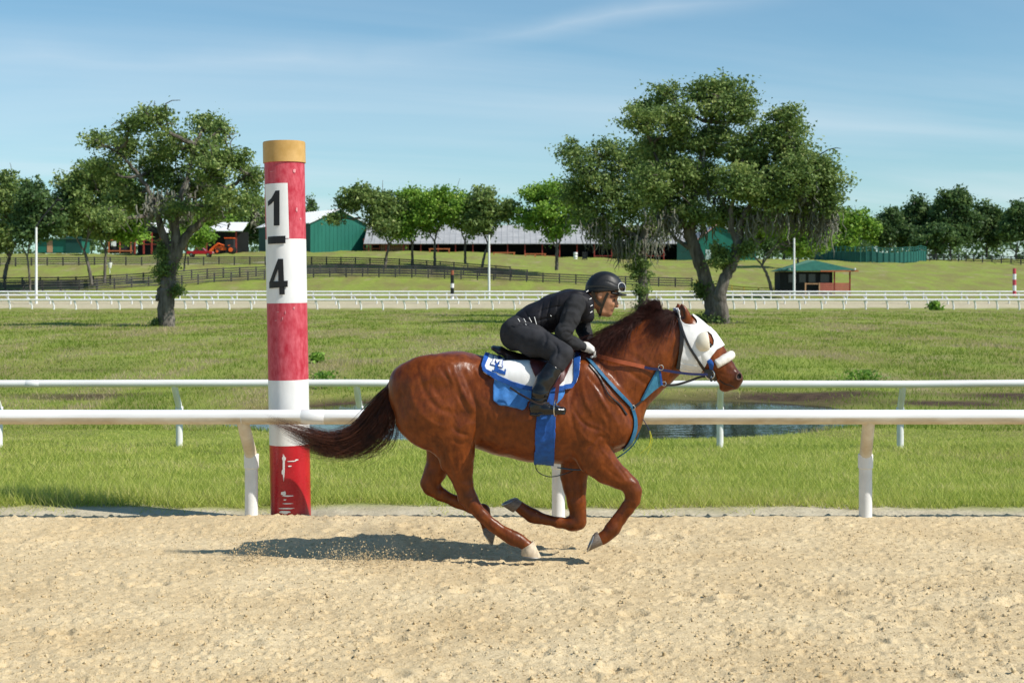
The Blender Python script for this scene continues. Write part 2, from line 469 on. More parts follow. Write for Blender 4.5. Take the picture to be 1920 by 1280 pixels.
# near fore leg
H.chain([hc(1098, 815, .16, 44, .095), hc(1117, 858, .165, 33, .080), hc(1138, 880, .16, 26, .064), hc(1161, 895, .155, 20, .052), hc(1180, 908, .15, 15.5, .045),
         hc(1187, 921, .15, 15.5, .046), hc(1187, 937, .15, 13, .040), hc(1177, 955, .145, 10.5, .031), hc(1164, 972, .14, 10, .029),
         hc(1153, 985, .14, 11.5, .033), hc(1147, 993, .14, 13, .038), hc(1136, 1005, .14, 10.5, .033), hc(1127, 1010, .14, 12, .039)], k=.02)
H.chain([hc(1176, 938, .145, 5, .017), hc(1156, 966, .14, 5, .016), hc(1141, 987, .14, 6, .02)], k=.008)
H.chain([hc(1128, 850, .19, 14, .04), hc(1160, 884, .18, 10, .03)], k=.015)      # extensor muscle
# far fore leg (folded)
H.chain([hc(1100, 820, -.15, 42, .095), hc(1082, 862, -.15, 30, .078), hc(1076, 890, -.15, 25, .066), hc(1078, 914, -.14, 21, .056), hc(1081, 942, -.13, 17.5, .047),
         hc(1084, 962, -.13, 15, .044), hc(1083, 977, -.13, 15.5, .045), hc(1072, 982, -.13, 13, .040), hc(1047, 979, -.13, 9.8, .030), hc(1024, 974, -.13, 9.5, .029),
         hc(1008, 970, -.13, 11.5, .034), hc(998, 966, -.13, 13, .038), hc(984, 957, -.13, 10.5, .033), hc(973, 949, -.13, 11.5, .038)], k=.02)
hv, hf = H.mesh(smooth=4)

# muscle relief: grooves (-) and ridges (+) drawn on the side view, pushed along the surface normal
def side_px(v):
    w = DH - v[:, 1]; dd = DH - np.abs(w)
    return 960 + v[:, 0] * FPX / dd, HOR + (HCAM - v[:, 2]) * FPX / dd, w
STROKES = [  # points, width px, height mm, side (1 near, -1 far, 0 both)
    ([(884, 738), (893, 762), (894, 800), (891, 828)], 7, -13, 0),               # flank fold
    ([(866, 690), (876, 715), (886, 740)], 9, -9, 0),
    ([(826, 690), (842, 712), (858, 742), (880, 772)], 6, -9, 0),
    ([(854, 700), (866, 732), (884, 764)], 6, 9, 0),
    ([(838, 690), (848, 722), (862, 756)], 6, 9, 0),
    ([(782, 690), (795, 730), (818, 762), (850, 775)], 9, -8, 0),
    ([(768, 700), (772, 742), (790, 775)], 11, 7, 0),
    ([(752, 720), (752, 755), (768, 792), (800, 820)], 7, -6, 0),
    ([(848, 800), (862, 812), (880, 816)], 6, -8, 0),
    ([(846, 824), (862, 832), (878, 830)], 5, -5, 0),
    ([(800, 818), (825, 832), (838, 860), (850, 895)], 6, -8, 1),
    ([(874, 850), (872, 885), (872, 905)], 5, -5, 1),
    ([(1076, 720), (1070, 760), (1076, 800), (1092, 836)], 8, -8, 0),            # behind the shoulder
    ([(1100, 698), (1112, 716), (1126, 735), (1138, 758), (1152, 790)], 5, -7, 0),
    ([(1074, 760), (1086, 784), (1104, 800), (1122, 806)], 5, -8, 0),
    ([(1112, 720), (1128, 748), (1146, 776), (1158, 796)], 7, 9, 0),             # bright spine of the shoulder
    ([(1090, 720), (1098, 752), (1112, 780)], 8, 7, 0),
    ([(1096, 846), (1108, 834), (1124, 818), (1134, 822)], 5, -9, 0),
    ([(1136, 830), (1148, 838), (1152, 848)], 5, -8, 0),
    ([(1158, 745), (1178, 770), (1186, 800)], 8, -7, 0),                         # neck into breast
    ([(1130, 690), (1160, 720), (1186, 752)], 10, -7, 0),                         # jugular furrow
    ([(1170, 690), (1200, 712), (1222, 726)], 7, -6, 0),
    ([(1190, 648), (1222, 640), (1248, 622)], 10, 6, 0),
    ([(1146, 690), (1156, 706)], 4, -5, 0), ([(1136, 694), (1148, 712)], 4, 5, 0), ([(1128, 700), (1138, 716)], 4, -4, 0),
    ([(1272, 628), (1262, 660), (1252, 690)], 7, -8, 0),                         # throat latch
    ([(1148, 862), (1164, 880), (1176, 898)], 4, -6, 1),
    ([(1130, 872), (1152, 890), (1168, 902)], 4, -5, 1),
    ([(1070, 900), (1074, 925), (1077, 950)], 4, -5, -1),
    ([(892, 954), (918, 978), (948, 998)], 3, -4, 1),
    ([(1171, 950), (1158, 970), (1148, 984)], 3, -4, 1),
    ([(1340, 690), (1356, 702), (1372, 704)], 4, -4, 0), ([(1352, 676), (1366, 692), (1380, 700)], 4, -3, 0),
    ([(912, 770), (918, 800), (930, 830)], 6, -4, 0), ([(930, 780), (938, 812), (950, 840)], 7, 3, 0),
    ([(950, 790), (958, 820), (972, 850)], 7, -3, 0), ([(975, 800), (984, 830)], 7, 3, 0),
    ([(900, 768), (902, 790), (908, 815)], 5, -5, 0),
    ([(1100, 792), (1122, 800), (1140, 812), (1150, 828)], 3, 4, 0), ([(1120, 836), (1140, 856), (1158, 880)], 3, 4, 1), ([(838, 756), (856, 786), (868, 822)], 3, 4, 0),
    ([(806, 690), (812, 722), (830, 750)], 8, -5, 0), ([(790, 775), (815, 795), (842, 800)], 7, 5, 0), ([(836, 845), (848, 872), (858, 900)], 4, 5, 1), ([(862, 845), (866, 875)], 4, -5, 1),
    ([(1060, 690), (1056, 730), (1060, 770)], 9, -4, 0), ([(1128, 775), (1136, 796), (1132, 815)], 6, 6, 0), ([(1085, 805), (1098, 822), (1118, 832)], 6, 5, 0), ([(1140, 735), (1160, 765), (1172, 792)], 5, 5, 0),
    ([(1204, 668), (1226, 690), (1240, 704)], 8, 4, 0), ([(1160, 660), (1190, 668), (1214, 690)], 9, -5, 0), ([(1300, 640), (1312, 660), (1318, 680)], 5, -4, 0),
    ([(1000, 820), (1030, 840), (1062, 850)], 6, -3, 0), ([(960, 812), (990, 836), (1030, 856)], 4, 3, 0),
]
def apply_strokes(v, f, strokes, gain=1.0):
    n = normals(v, f); px, py, w = side_px(v); disp = np.zeros(len(v))
    for pts, wd, mm, side in strokes:
        P = spline(pts, max(8, 7 * len(pts))) if len(pts) > 2 else np.linspace(pts[0], pts[1], 10)
        lo, hi = P.min(0) - 3 * wd, P.max(0) + 3 * wd
        m = np.where((px > lo[0]) & (px < hi[0]) & (py > lo[1]) & (py < hi[1]))[0]
        d2 = np.full(len(m), 1e9); tt = np.zeros(len(m))
        for i, q in enumerate(P):
            e = (px[m] - q[0])**2 + (py[m] - q[1])**2; u = e < d2; d2[u] = e[u]; tt[u] = i / (len(P) - 1)
        g = np.exp(-d2 / (wd * wd * 0.5)) * np.clip(np.sin(np.pi * np.clip(tt * 0.9 + 0.05, 0, 1)), 0, 1) ** 0.5
        if side: g = g * (w[m] * side > 0.01)
        g = g * np.clip(np.abs(n[m, 1]) * 1.6, 0, 1)
        disp[m] += g * mm * gain * 0.001
    return v + n * disp[:, None]
hv = apply_strokes(hv, hf, [(p_, w_*.82, m_, d_) for p_, w_, m_, d_ in STROKES], 1.0)
_n = normals(hv, hf)
hv = hv + _n * (0.004 * vnoise(hv, 9, 3) + 0.0022 * vnoise(hv, 24, 4))[:, None]
# branching veins and fine skin folds
vn = vnoise(hv + .05 * np.stack([vnoise(hv, 5, 21), vnoise(hv, 5, 22), vnoise(hv, 5, 23)], 1), 7.5, 24)
hv = hv + _n * (.0034 * np.clip(1 - np.abs(vn) * 16, 0, 1) * np.clip(vnoise(hv, 3.1, 25) * 3 + .6, 0, 1) + .0018 * vnoise(hv * [1.7, 1, .6], 34, 26))[:, None]
hv = lap(hv, hf, 1)
_px, _py, _w = side_px(hv)
tn = np.clip((_px - 1352) / 36, 0, 1) * (_py > 660) * 0.75                       # dark muzzle
tn = np.maximum(tn, np.clip(1 - np.hypot(_px - 1386, _py - 706) / 9, 0, 1) ** .5)
tn = np.maximum(tn, (np.hypot((_px - 1279) / 6, (_py - 585) / 16) < 1) * (np.abs(_w) > .072) * .95)
tn = np.maximum(tn, np.clip(1 - np.abs(_px - 905) / 25, 0, 1) * np.clip(1 - np.abs(_py - 845) / 30, 0, 1) * .4)
legk = [(968, 1010), (1147, 993), (998, 966), (905, 958), (1187, 921), (880, 934), (1083, 980)]
for q in legk: tn = np.maximum(tn, 0.35 * np.clip(1 - np.hypot(_px - q[0], _py - q[1]) / 26, 0, 1))
horse = thing('racehorse', 'glossy chestnut racehorse at full gallop carrying the rider', 'horse', loc=(0, DH, 0))
def hpart(name, me, m, parent=None):
    o = obj(name, me, m, parent or horse)
    p = o.parent
    o.matrix_parent_inverse = Matrix.Identity(4)
    if p is horse: o.location = (0, -DH, 0)
    return o
hpart('body', mesh_of('horse_body', hv, hf, True, tn), M_COAT)
H_BVH = BVHTree.FromPolygons([tuple(p) for p in hv], [tuple(q) for q in hf.tolist()])

def ringloft(rings, closed_bottom=True):
    n = len(rings[0]); v = [p for r in rings for p in r]; f = []
    for i in range(len(rings) - 1):
        for k in range(n): f.append((i*n+k, i*n+(k+1) % n, (i+1)*n+(k+1) % n, (i+1)*n+k))
    f.append(tuple(range(n))); f.append(tuple((len(rings)-1)*n + k for k in range(n))[::-1])
    return v, f
def hoof(name, ch, ct, st, sh_, w, m, label):
    rings = []
    for t in (0, .12, .5, .9, 1.0):
        g = 1 + (0.03 if t == .12 else 0)
        a = np.array(ch) * (1-t) + np.array(sh_) * t; b = np.array(ct) * (1-t) + np.array(st) * t
        c, r = (a + b) / 2, (b - a) / 2; hw = (.046 * (1-t) + .060 * t) * g * (0.93 if t == 1 else 1)
        ring = []
        for k in range(20):
            ph = 2 * math.pi * k / 20; q = c + r * math.cos(ph) * g
            p = hp(q[0], q[1], w); p[1] -= math.sin(ph) * hw
            ring.append(p)
        rings.append(ring)
    v, f = ringloft(rings); me = mesh_of(name, v, f, True)
    bm = bmesh.new(); bm.from_mesh(me); bmesh.ops.recalc_face_normals(bm, faces=bm.faces); bm.to_mesh(me); bm.free()
    me.set_sharp_from_angle(angle=math.radians(45))
    o = hpart('hoof', me, m); o['label'] = label
    # shoe rim on the sole
    mb = MB(); a, b = np.array(sh_, float), np.array(st, float); c, r = (a+b)/2, (b-a)/2
    pts = []
    for k in range(17):
        ph = -2.5 + 5.0 * k / 16; q = c + r * math.cos(ph) * 0.9; p = hp(q[0], q[1], w); p[1] -= math.sin(ph) * .052; pts.append(p)
    mb.tube(pts, .006, 5)
    s = mb.build('shoe', mat('worn_aluminium', (.45, .44, .42), rough=.4, metal=.9), o, True); return o
hoof('hoof', (978, 1028), (1000, 1014), (1015, 1044), (977, 1040), .14, M_HOOFW, 'pale cream hoof of the near hind leg')
hoof('hoof', (907, 985), (929, 999), (924, 1023), (904, 992), -.15, M_HOOF, 'grey hoof of the far hind leg')
hoof('hoof', (1120, 996), (1131, 1020), (1101, 1034), (1115, 999), .14, M_HOOF, 'grey hoof of the leading near foreleg')
hoof('hoof', (979, 941), (962, 960), (940, 947), (970, 933), -.13, M_HOOF, 'grey hoof of the folded far foreleg')
for s in (1, -1):
    mb = MB(); c = hp(1329.5, 647.5, .083*s)
    bm = bmesh.new(); bmesh.ops.create_uvsphere(bm, u_segments=16, v_segments=10, radius=.021)
    me = bpy.data.meshes.new('eye'); bm.to_mesh(me); bm.free(); me.polygons.foreach_set('use_smooth', [True]*len(me.polygons))
    me.transform(Matrix.Translation(Vector(c))); hpart('eye', me, M_EYE)

# hair
def guide_hair(guides, n, m, spread, wsp, r0, jitter, seed, wig=0.0):
    """interpolate strands between side-view guide curves"""
    r = np.random.default_rng(seed); G = [spline(g, m) for g in guides]; G = np.stack(G)      # (g,m,2)
    u = np.clip(r.beta(1.1, 1.1, n) * (len(guides) - 1), 0, len(guides) - 1 - 1e-6); i = u.astype(int); t = (u - i)[:, None, None]
    P = G[i] * (1 - t) + G[i+1] * t
    s = np.linspace(0, 1, m)[None, :, None]
    L = r.uniform(.62, 1.02, n)[:, None]                                                      # individual length
    si = np.clip(np.linspace(0, 1, m)[None, :] * L, 0, 1) * (m - 1); j = np.minimum(si.astype(int), m - 2); fr = (si - j)[..., None]
    rows = np.arange(n)[:, None]
    P = P[rows, j] * (1 - fr) + P[rows, j+1] * fr
    cl = r.normal(0, 1, (n // 9 + 1, 1, 2))[np.arange(n) // 9]                                 # locks
    P = P + (cl * spread + r.normal(0, jitter, (n, 1, 2))) * (0.25 + s)
    ph = r.uniform(0, 6.28, (n // 9 + 1, 1))[np.arange(n) // 9]
    P[..., 1] += wig * np.sin(s[..., 0] * 9 + ph) * s[..., 0]
    clw = r.normal(0, 1, (n // 9 + 1, 1))[np.arange(n) // 9]
    w = (clw * wsp + r.normal(0, wsp * .5, (n, 1))) * (0.35 + s[..., 0])
    d = DH - w
    X = (P[..., 0] - 960) * d / FPX; Z = HCAM - (P[..., 1] - HOR) * d / FPX
    v, f = strands(np.stack([X, d, Z], -1), r.uniform(.6, 1.3, n) * r0)
    return v, f
tail_g = [[(742, 714), (716, 736), (690, 764), (660, 800), (617, 814), (562, 799), (496, 785)],
          [(743, 718), (720, 746), (698, 780), (667, 814), (620, 828), (566, 815), (506, 790)],
          [(744, 722), (726, 754), (707, 792), (676, 824), (630, 840), (580, 833), (530, 806)],
          [(744, 728), (733, 764), (718, 802), (692, 832), (648, 851), (602, 850), (556, 838)],
          [(745, 738), (741, 780), (742, 806), (733, 828), (712, 846), (684, 856), (652, 862)]]
# long switch of the tail, thicker dock at the top
v1, f1 = guide_hair(tail_g[:4], 1700, 15, 3.4, .026, .0015, 1.6, 5, 3.0)
v2, f2 = guide_hair(tail_g[2:], 380, 15, 9.0, .028, .0013, 2.0, 6, 6.0)
dock = MB().tube([hp(752, 712), hp(736, 722), hp(722, 740), hp(712, 762), hp(704, 790)], [.042, .036, .03, .022, .008], 10)
v3 = np.array(dock.v); f3 = np.array([q for q in dock.f if len(q) == 4])
tv = np.vstack([v1, v2, v3]); tf = np.vstack([f1, f2 + len(v1), f3 + len(v1) + len(v2)])
hpart('tail', mesh_of('horse_tail', tv, tf, True), M_TAIL)
# mane: rooted along the crest, blown back and down the near side
r = np.random.default_rng(21); n, m = 4300, 9
crest = spline([(1108, 664), (1130, 645), (1158, 626), (1188, 612), (1220, 601), (1250, 594), (1278, 586)], 400)
u = r.uniform(0, 1, n); lock = np.floor(u * 95) / 95; ci = crest[(u * 399).astype(int)]
lk = (lock * 95).astype(int); lr = np.random.default_rng(2); lv = lr.normal(0, 1, (100, 4))
s = np.linspace(0, 1, m)
up = 20 + 6 * lv[lk, 0] + r.normal(0, 5, n) + 26 * np.exp(-((u - .74) / .12) ** 2) * np.clip(1.1 + .9 * lv[lk, 1] + r.normal(0, .3, n), .1, 3) - 12 * np.exp(-((u - 1) / .10)**2)
back = 46 + 13 * lv[lk, 1] + r.normal(0, 8, n) - 26 * np.exp(-((u - .74) / .10) ** 2)
fall = (33 + 15 * lv[lk, 2] + r.normal(0, 11, n)) * np.clip(1 - 1.7 * np.exp(-((u - .74) / .09) ** 2), -.15, 1)
fall = np.where(r.random(n) < .22, fall * .12, fall)
PX = ci[:, 0][:, None] - back[:, None] * s**1.15 + r.normal(0, 1.2, (n, 1)) * s
PY = ci[:, 1][:, None] + 3 - up[:, None] * 0.42 * np.sin(np.pi * np.minimum(1, s * 1.15)) ** .8 + fall[:, None] * s**1.7 + r.normal(0, 1.5, (n, 1)) * s - 8 * s * np.exp(-((u - .74) / .09) ** 2)[:, None]
tuft = np.exp(-((u - .74) / .12) ** 2)
PX += (tuft * (6 * lv[lk, 3] + 4))[:, None] * s**.8; PY += (tuft * np.where((lk % 3 == 0), -9, 8))[:, None] * s
side = np.where(r.random(n) < .8, 1, -1)[:, None]
W = r.normal(.006, .012, (n, 1)) + side * (.030 + .085 * np.clip(fall, 0, 60)[:, None] / 34) * s[None, :]**.8 + .006 * lv[lk, 3][:, None] * s
d = DH - W
v, f = strands(np.stack([(PX - 960) * d / FPX, d, HCAM - (PY - HOR) * d / FPX], -1), r.uniform(.6, 1.3, n) * .00125)
hpart('mane', mesh_of('horse_mane', v, f, True), M_MANE)

# --- pieces that lie on the coat: cut from the horse's own surface along a side-view outline
def surface_piece(name, poly, m, parent, off=.006, thick=.004, levels=1, near_only=True, holes=(), far_only=False, puff=0.0, smooth_b=6, v=None, f=None, fold=0.0):
    v = hv if v is None else v; f = hf if f is None else f
    px, py, w = side_px(v); P = np.asarray(poly, float)
    m0 = (px > P[:, 0].min()-4) & (px < P[:, 0].max()+4) & (py > P[:, 1].min()-4) & (py < P[:, 1].max()+4)
    if near_only: m0 &= w > -0.01
    if far_only: m0 &= w < 0.01
    sub = f[m0[f].all(1)]
    if len(sub) == 0: raise RuntimeError(name)
    ids, inv = np.unique(sub, return_inverse=True); sub = inv.reshape(sub.shape); vv = v[ids]; nn = normals(v, f)[ids]
    for _ in range(levels):                                                       # quad split
        e = np.concatenate([sub[:, [i, (i+1) % 4]] for i in range(4)]); es = np.sort(e, 1)
        ue, ie = np.unique(es, axis=0, return_inverse=True); ie = ie.reshape(4, -1)
        k = len(vv); nf = len(sub)
        vv2 = np.vstack([vv, vv[ue].mean(1), vv[sub].mean(1)]); nn = np.vstack([nn, nn[ue].mean(1), nn[sub].mean(1)])
        em = ie + k; fc = np.arange(nf) + k + len(ue)
        sub = np.concatenate([np.stack([sub[:, i], em[i], fc, em[(i-1) % 4]], 1) for i in range(4)]); vv = vv2
    px, py, w = side_px(vv); cx_, cy_ = px[sub].mean(1), py[sub].mean(1)
    keep = inpoly(cx_, cy_, P)
    for h in holes: keep &= ~inpoly(cx_, cy_, h)
    sub = sub[keep]; ids, inv = np.unique(sub, return_inverse=True); sub = inv.reshape(sub.shape); vv = vv[ids]; nn = nn[ids]
    nn /= np.linalg.norm(nn, axis=1)[:, None]
    # even out the cut edge
    e = np.concatenate([sub[:, [i, (i+1) % 4]] for i in range(4)]); es = np.sort(e, 1); ue, c = np.unique(es, axis=0, return_counts=True)
    be = ue[c == 1]; ii = np.concatenate([be[:, 0], be[:, 1]]); jj = np.concatenate([be[:, 1], be[:, 0]])
    deg = np.bincount(ii, minlength=len(vv)); bd = deg > 0
    for _ in range(smooth_b):
        av = np.stack([np.bincount(ii, vv[jj, q], minlength=len(vv)) for q in range(3)], 1)
        vv = np.where(bd[:, None], .5 * vv + .5 * av / np.maximum(deg, 1)[:, None], vv)
    o_ = off + puff * (vnoise(vv, 14, 8) + .5)
    if fold: o_ = o_ + fold * (vnoise(vv * np.array([1, 1, .25]), 26, 9) + .3)
    vv = vv + nn * np.reshape(o_, (-1, 1) if np.ndim(o_) else (1, 1))
    o = obj(name, mesh_of(name, vv, sub, True), m, parent)
    if parent is not None: o.matrix_parent_inverse = parent.matrix_basis.inverted()
    sm = o.modifiers.new('thickness', 'SOLIDIFY'); sm.thickness = thick; sm.offset = 1.0
    return o
def free_strap(name, pts, width, thick, m, parent, n=24, up=(0, 0, 1), smooth=True):
    """a flat strap hanging in the air along 3D points; width measured across `up`"""
    P = spline(pts, n) if len(pts) > 2 else np.linspace(pts[0], pts[1], n); v = []; f = []
    for i in range(n):
        d = Vector(P[min(i+1, n-1)] - P[max(i-1, 0)]).normalized(); u = Vector(up); u = (u - d*u.dot(d)).normalized(); t = d.cross(u)
        for a, b in ((-1, -1), (1, -1), (1, 1), (-1, 1)): v.append(Vector(P[i]) + u * a * width / 2 + t * b * thick / 2)
    for i in range(n - 1):
        for k in range(4): f.append((i*4+k, i*4+(k+1) % 4, (i+1)*4+(k+1) % 4, (i+1)*4+k))
    f += [(0, 1, 2, 3), tuple((n-1)*4 + k for k in (3, 2, 1, 0))]
    me = mesh_of(name, v, f, False); bm = bmesh.new(); bm.from_mesh(me); bmesh.ops.recalc_face_normals(bm, faces=bm.faces); bm.to_mesh(me); bm.free()
    o = obj(name, me, m, parent)
    if parent is not None: o.matrix_parent_inverse = parent.matrix_basis.inverted()
    return o
def strip(pts, wd):
    """outline of a strap of width wd px around a side-view polyline"""
    P = spline(pts, 8 * len(pts)) if len(pts) > 2 else np.linspace(pts[0], pts[1], 8)
    d = np.gradient(P, axis=0); d /= np.linalg.norm(d, axis=1)[:, None]; n_ = np.stack([-d[:, 1], d[:, 0]], 1)
    return np.vstack([P + n_ * wd / 2, (P - n_ * wd / 2)[::-1]])

# nostrils and the line of the mouth
def ray_pt(px, py, s=1, lift=.002):
    o_ = Vector(hp(px, py, .6 * s)); d_ = Vector(hp(px, py, 0)) - o_
    h_ = H_BVH.ray_cast(o_, d_.normalized())
    return None if h_[0] is None else h_[0] + h_[1] * lift
for s in (1, -1):
    NOS = [(1386 + 6.0*math.cos(t) - 1.2*math.sin(t), 705 + 6.6*math.sin(t)) for t in [2*math.pi*k/16 for k in range(16)]]
    NOS = [(min(p[0], 1390.5), p[1]) for p in NOS]
    o = surface_piece('nostril', NOS, mat('nostril_black', (.006, .003, .003), rough=.8), horse, off=.0005, thick=.001, levels=2, near_only=s > 0, far_only=s < 0, smooth_b=4)
    pts = [ray_pt(*p, s) for p in NOS] ; pts = [p for p in pts if p is not None]
    if len(pts) > 6:
        o = MB().tube(pts + pts[:1], .0042, 6, cap=False).build('nostril_rim', mat('pinkish_skin', (.15, .07, .05), rough=.6), horse, True); o.location = (0, -DH, 0)
    o = surface_piece('lip_line', strip([(1349, 712), (1358, 719), (1368, 722), (1378, 727)], 2.0), M_DARK, horse, off=.0008, thick=.001, levels=2, near_only=s > 0, far_only=s < 0, smooth_b=2)
# ---------------------------------------------------------------- tack
M_WHITECLOTH = mat('white_cotton', (.76, .76, .75), rough=.85, var=.05, scale=20, bump=.3, bscale=180, spec=.2)
M_BLUE = mat('royal_blue_cloth', (.016, .085, .34), rough=.7, var=.22, scale=25, bump=.3, bscale=120, spec=.25)
M_SKYBLUE = mat('worn_blue_cloth', (.055, .20, .52), rough=.75, var=.25, scale=14, bump=.35, bscale=90, spec=.2)
M_TEAL = mat('teal_webbing', (.008, .095, .19), rough=.6, var=.25, scale=30, bump=.3, bscale=160)
M_LEATHER = mat('black_leather', (.010, .009, .009), rough=.38, var=.3, scale=18, bump=.15, bscale=140, spec=.5)
M_BROWNL = mat('maroon_leather', (.075, .012, .010), rough=.45, var=.3, scale=14, bump=.15, bscale=120, spec=.45)
M_DBROWN = mat('dark_brown_leather', (.022, .010, .008), rough=.45, var=.3, scale=14, bump=.15, bscale=120, spec=.45)
M_ORANGE = mat('orange_rubber_rein', (.34, .075, .025), rough=.65, var=.15, scale=40, bump=.4, bscale=260)
M_NAVY = mat('navy_webbing', (.008, .012, .07), rough=.55, var=.2, scale=30, bump=.2, bscale=150)
M_STEEL = mat('bright_steel', (.55, .54, .52), rough=.25, metal=1.0, var=.1)
M_FLEECE = mat('white_fleece', (.72, .69, .63), rough=.95, var=.10, scale=40, bump=.9, bscale=200, spec=.1)
M_YELLOW = mat('yellow_string', (.55, .52, .03), rough=.7)

def hood_v():
    return None
cloth = thing('saddle_cloth', 'white quilted saddle cloth with royal blue border and block monogram', 'saddle cloth')
PAD = [(911, 640), (911, 663), (904, 678), (902, 688), (905, 697), (911, 702), (936, 715), (964, 725), (992, 732), (1020, 735), (1049, 734.5), (1071, 728), (1081, 718), (1086, 704), (1089.5, 668), (1089, 640)]
PADIN = [(919, 640), (918, 664), (909.5, 690), (912, 695), (936, 704.5), (964, 715.5), (992.5, 723), (1020, 725.5), (1051, 724), (1070, 720), (1075, 712), (1076.5, 699), (1080, 668), (1080, 640)]
surface_piece('quilted_panel', PAD, M_WHITECLOTH, cloth, off=.010, thick=.010, near_only=False, puff=.006)
surface_piece('border', PAD, M_BLUE, cloth, off=.0125, thick=.011, near_only=False, holes=[PADIN], puff=.006, levels=2)
def letters(poly, m, off, name, lab=None):
    return surface_piece(name, poly, m, cloth, off=off, thick=.0024, levels=2, puff=.006, smooth_b=3)
# monogram: blue L with a white, blue-edged M laid over it; baseline follows the tilted cloth
def lt(u, v): return (924.0 + u * .92 + v * -.14, 672.0 + u * .20 + v * .84)      # local letter frame, px
def poly_l(P): return [lt(*p) for p in P]
LET_L = [(10, -4), (19, -4), (19, 0), (17, 0), (17, 24), (29, 24), (29, 20), (31, 20), (31, 31), (5, 31), (5, 28), (9, 28), (9, 0), (7, 0), (7, -2)]
MM = [(0, 2), (6, 2), (12, 10), (18, 2), (24, 2), (24, 5), (22, 5), (22, 17), (24, 17), (24, 20), (15.5, 20), (15.5, 17), (17.5, 17), (17.5, 9), (12, 16), (6.5, 9), (6.5, 17), (8.5, 17), (8.5, 20), (0, 20), (0, 17), (2, 17), (2, 5), (0, 5)]
def grow(P, g):
    c = Vector((12, 11)); out = []
    n = len(P)
    for i in range(n):
        a, b, d = Vector(P[i-1]), Vector(P[i]), Vector(P[(i+1) % n])
        e1, e2 = (b-a).normalized(), (d-b).normalized(); n1, n2 = Vector((e1.y, -e1.x)), Vector((e2.y, -e2.x))
        k = n1 + n2; k = k / max(k.length_squared * .5, .6); out.append((b.x + k.x*g, b.y + k.y*g))
    return out
letters(poly_l(LET_L), M_BLUE, .0215, 'letter_l')
letters(poly_l(grow(MM, 1.05)), M_BLUE, .0228, 'letter_m_outline')
letters(poly_l(MM), M_WHITECLOTH, .0245, 'letter_m')

towel = surface_piece('saddle_towel', [(927, 640), (926, 715), (924, 736), (925, 751), (934, 759), (957, 762), (979, 769), (986, 766), (990, 752), (1015, 752), (1040, 760), (1046, 757), (1059, 738), (1062, 640)],
                      M_SKYBLUE, None, off=.003, thick=.006, near_only=False, fold=.012, puff=.004, levels=0)
tag(towel, 'crumpled sky blue towel sticking out below the saddle cloth', 'towel')

saddle = thing('saddle', 'small dark leather exercise saddle with maroon flap under the rider', 'saddle')
def spart(o, p=None):
    p = p or saddle
    o.parent = p; o.matrix_parent_inverse = p.matrix_basis.inverted(); return o
sf = Field((-.18, DH - .34, 1.15), (.50, DH + .34, 1.52), .008)
sf.chain([hc(925, 652, 0, 5, .10), hc(938, 657, 0, 7, .12), hc(962, 668, 0, 8, .10), hc(1000, 676, 0, 9, .085), hc(1040, 672, 0, 9, .085), hc(1068, 664, 0, 8, .075)], k=.02)
sf.chain([hc(955, 676, 0, 8, .14), hc(1066, 676, 0, 8, .12)], k=.03)
v, f = sf.mesh(2); spart(obj('seat', mesh_of('saddle_seat', v, f, True), M_DBROWN))
for fs in (False, True): surface_piece('flap', [(990, 655), (1076, 655), (1078, 672), (1077, 684), (1064, 704), (1049, 721), (1038, 727), (1018, 722), (1002, 706), (994, 690)], M_BROWNL, saddle, off=.030, thick=.006, near_only=not fs, far_only=fs, levels=1)
surface_piece('girth', [(1012, 735), (1043, 735), (1041, 800), (1038, 882), (1001, 880), (1004, 800)], M_BLUE, saddle, off=.008, thick=.006, near_only=False, fold=.006, levels=1)
spart(free_strap('girth_tail', [hp(1003, 866, .05), hp(1008, 883, .09), hp(1028, 893, .10), hp(1052, 890, .09), hp(1074, 882, .06)], .016, .005, M_LEATHER, None, up=(0, 1, 0)))
spart(free_strap('overgirth_strap', [hp(956, 726, .325), hp(974, 738, .345), hp(992, 748, .42), hp(1012, 757, .425), hp(1030, 755, .40)], .012, .005, M_DBROWN, None))
for s in (1, -1):
    spart(free_strap('stirrup_leather', [hp(1050, 690, .33*s), hp(1046, 720, .345*s), hp(1042, 752, .38*s)], .024, .004, M_BROWNL, None, up=(1, 0, 0)))
    mb = MB(); c = (1041, 765, .385*s); pts = []
    for k in range(22):
        t = 2 * math.pi * k / 21; pts.append(hp(c[0] + 3*math.sin(t), c[1] + 15*math.cos(t)*(-1), c[2]) + np.array((0, .058*math.sin(t), 0)))
    mb.tube(pts, .0055, 6); spart(mb.build('stirrup_iron', M_STEEL, None, True))

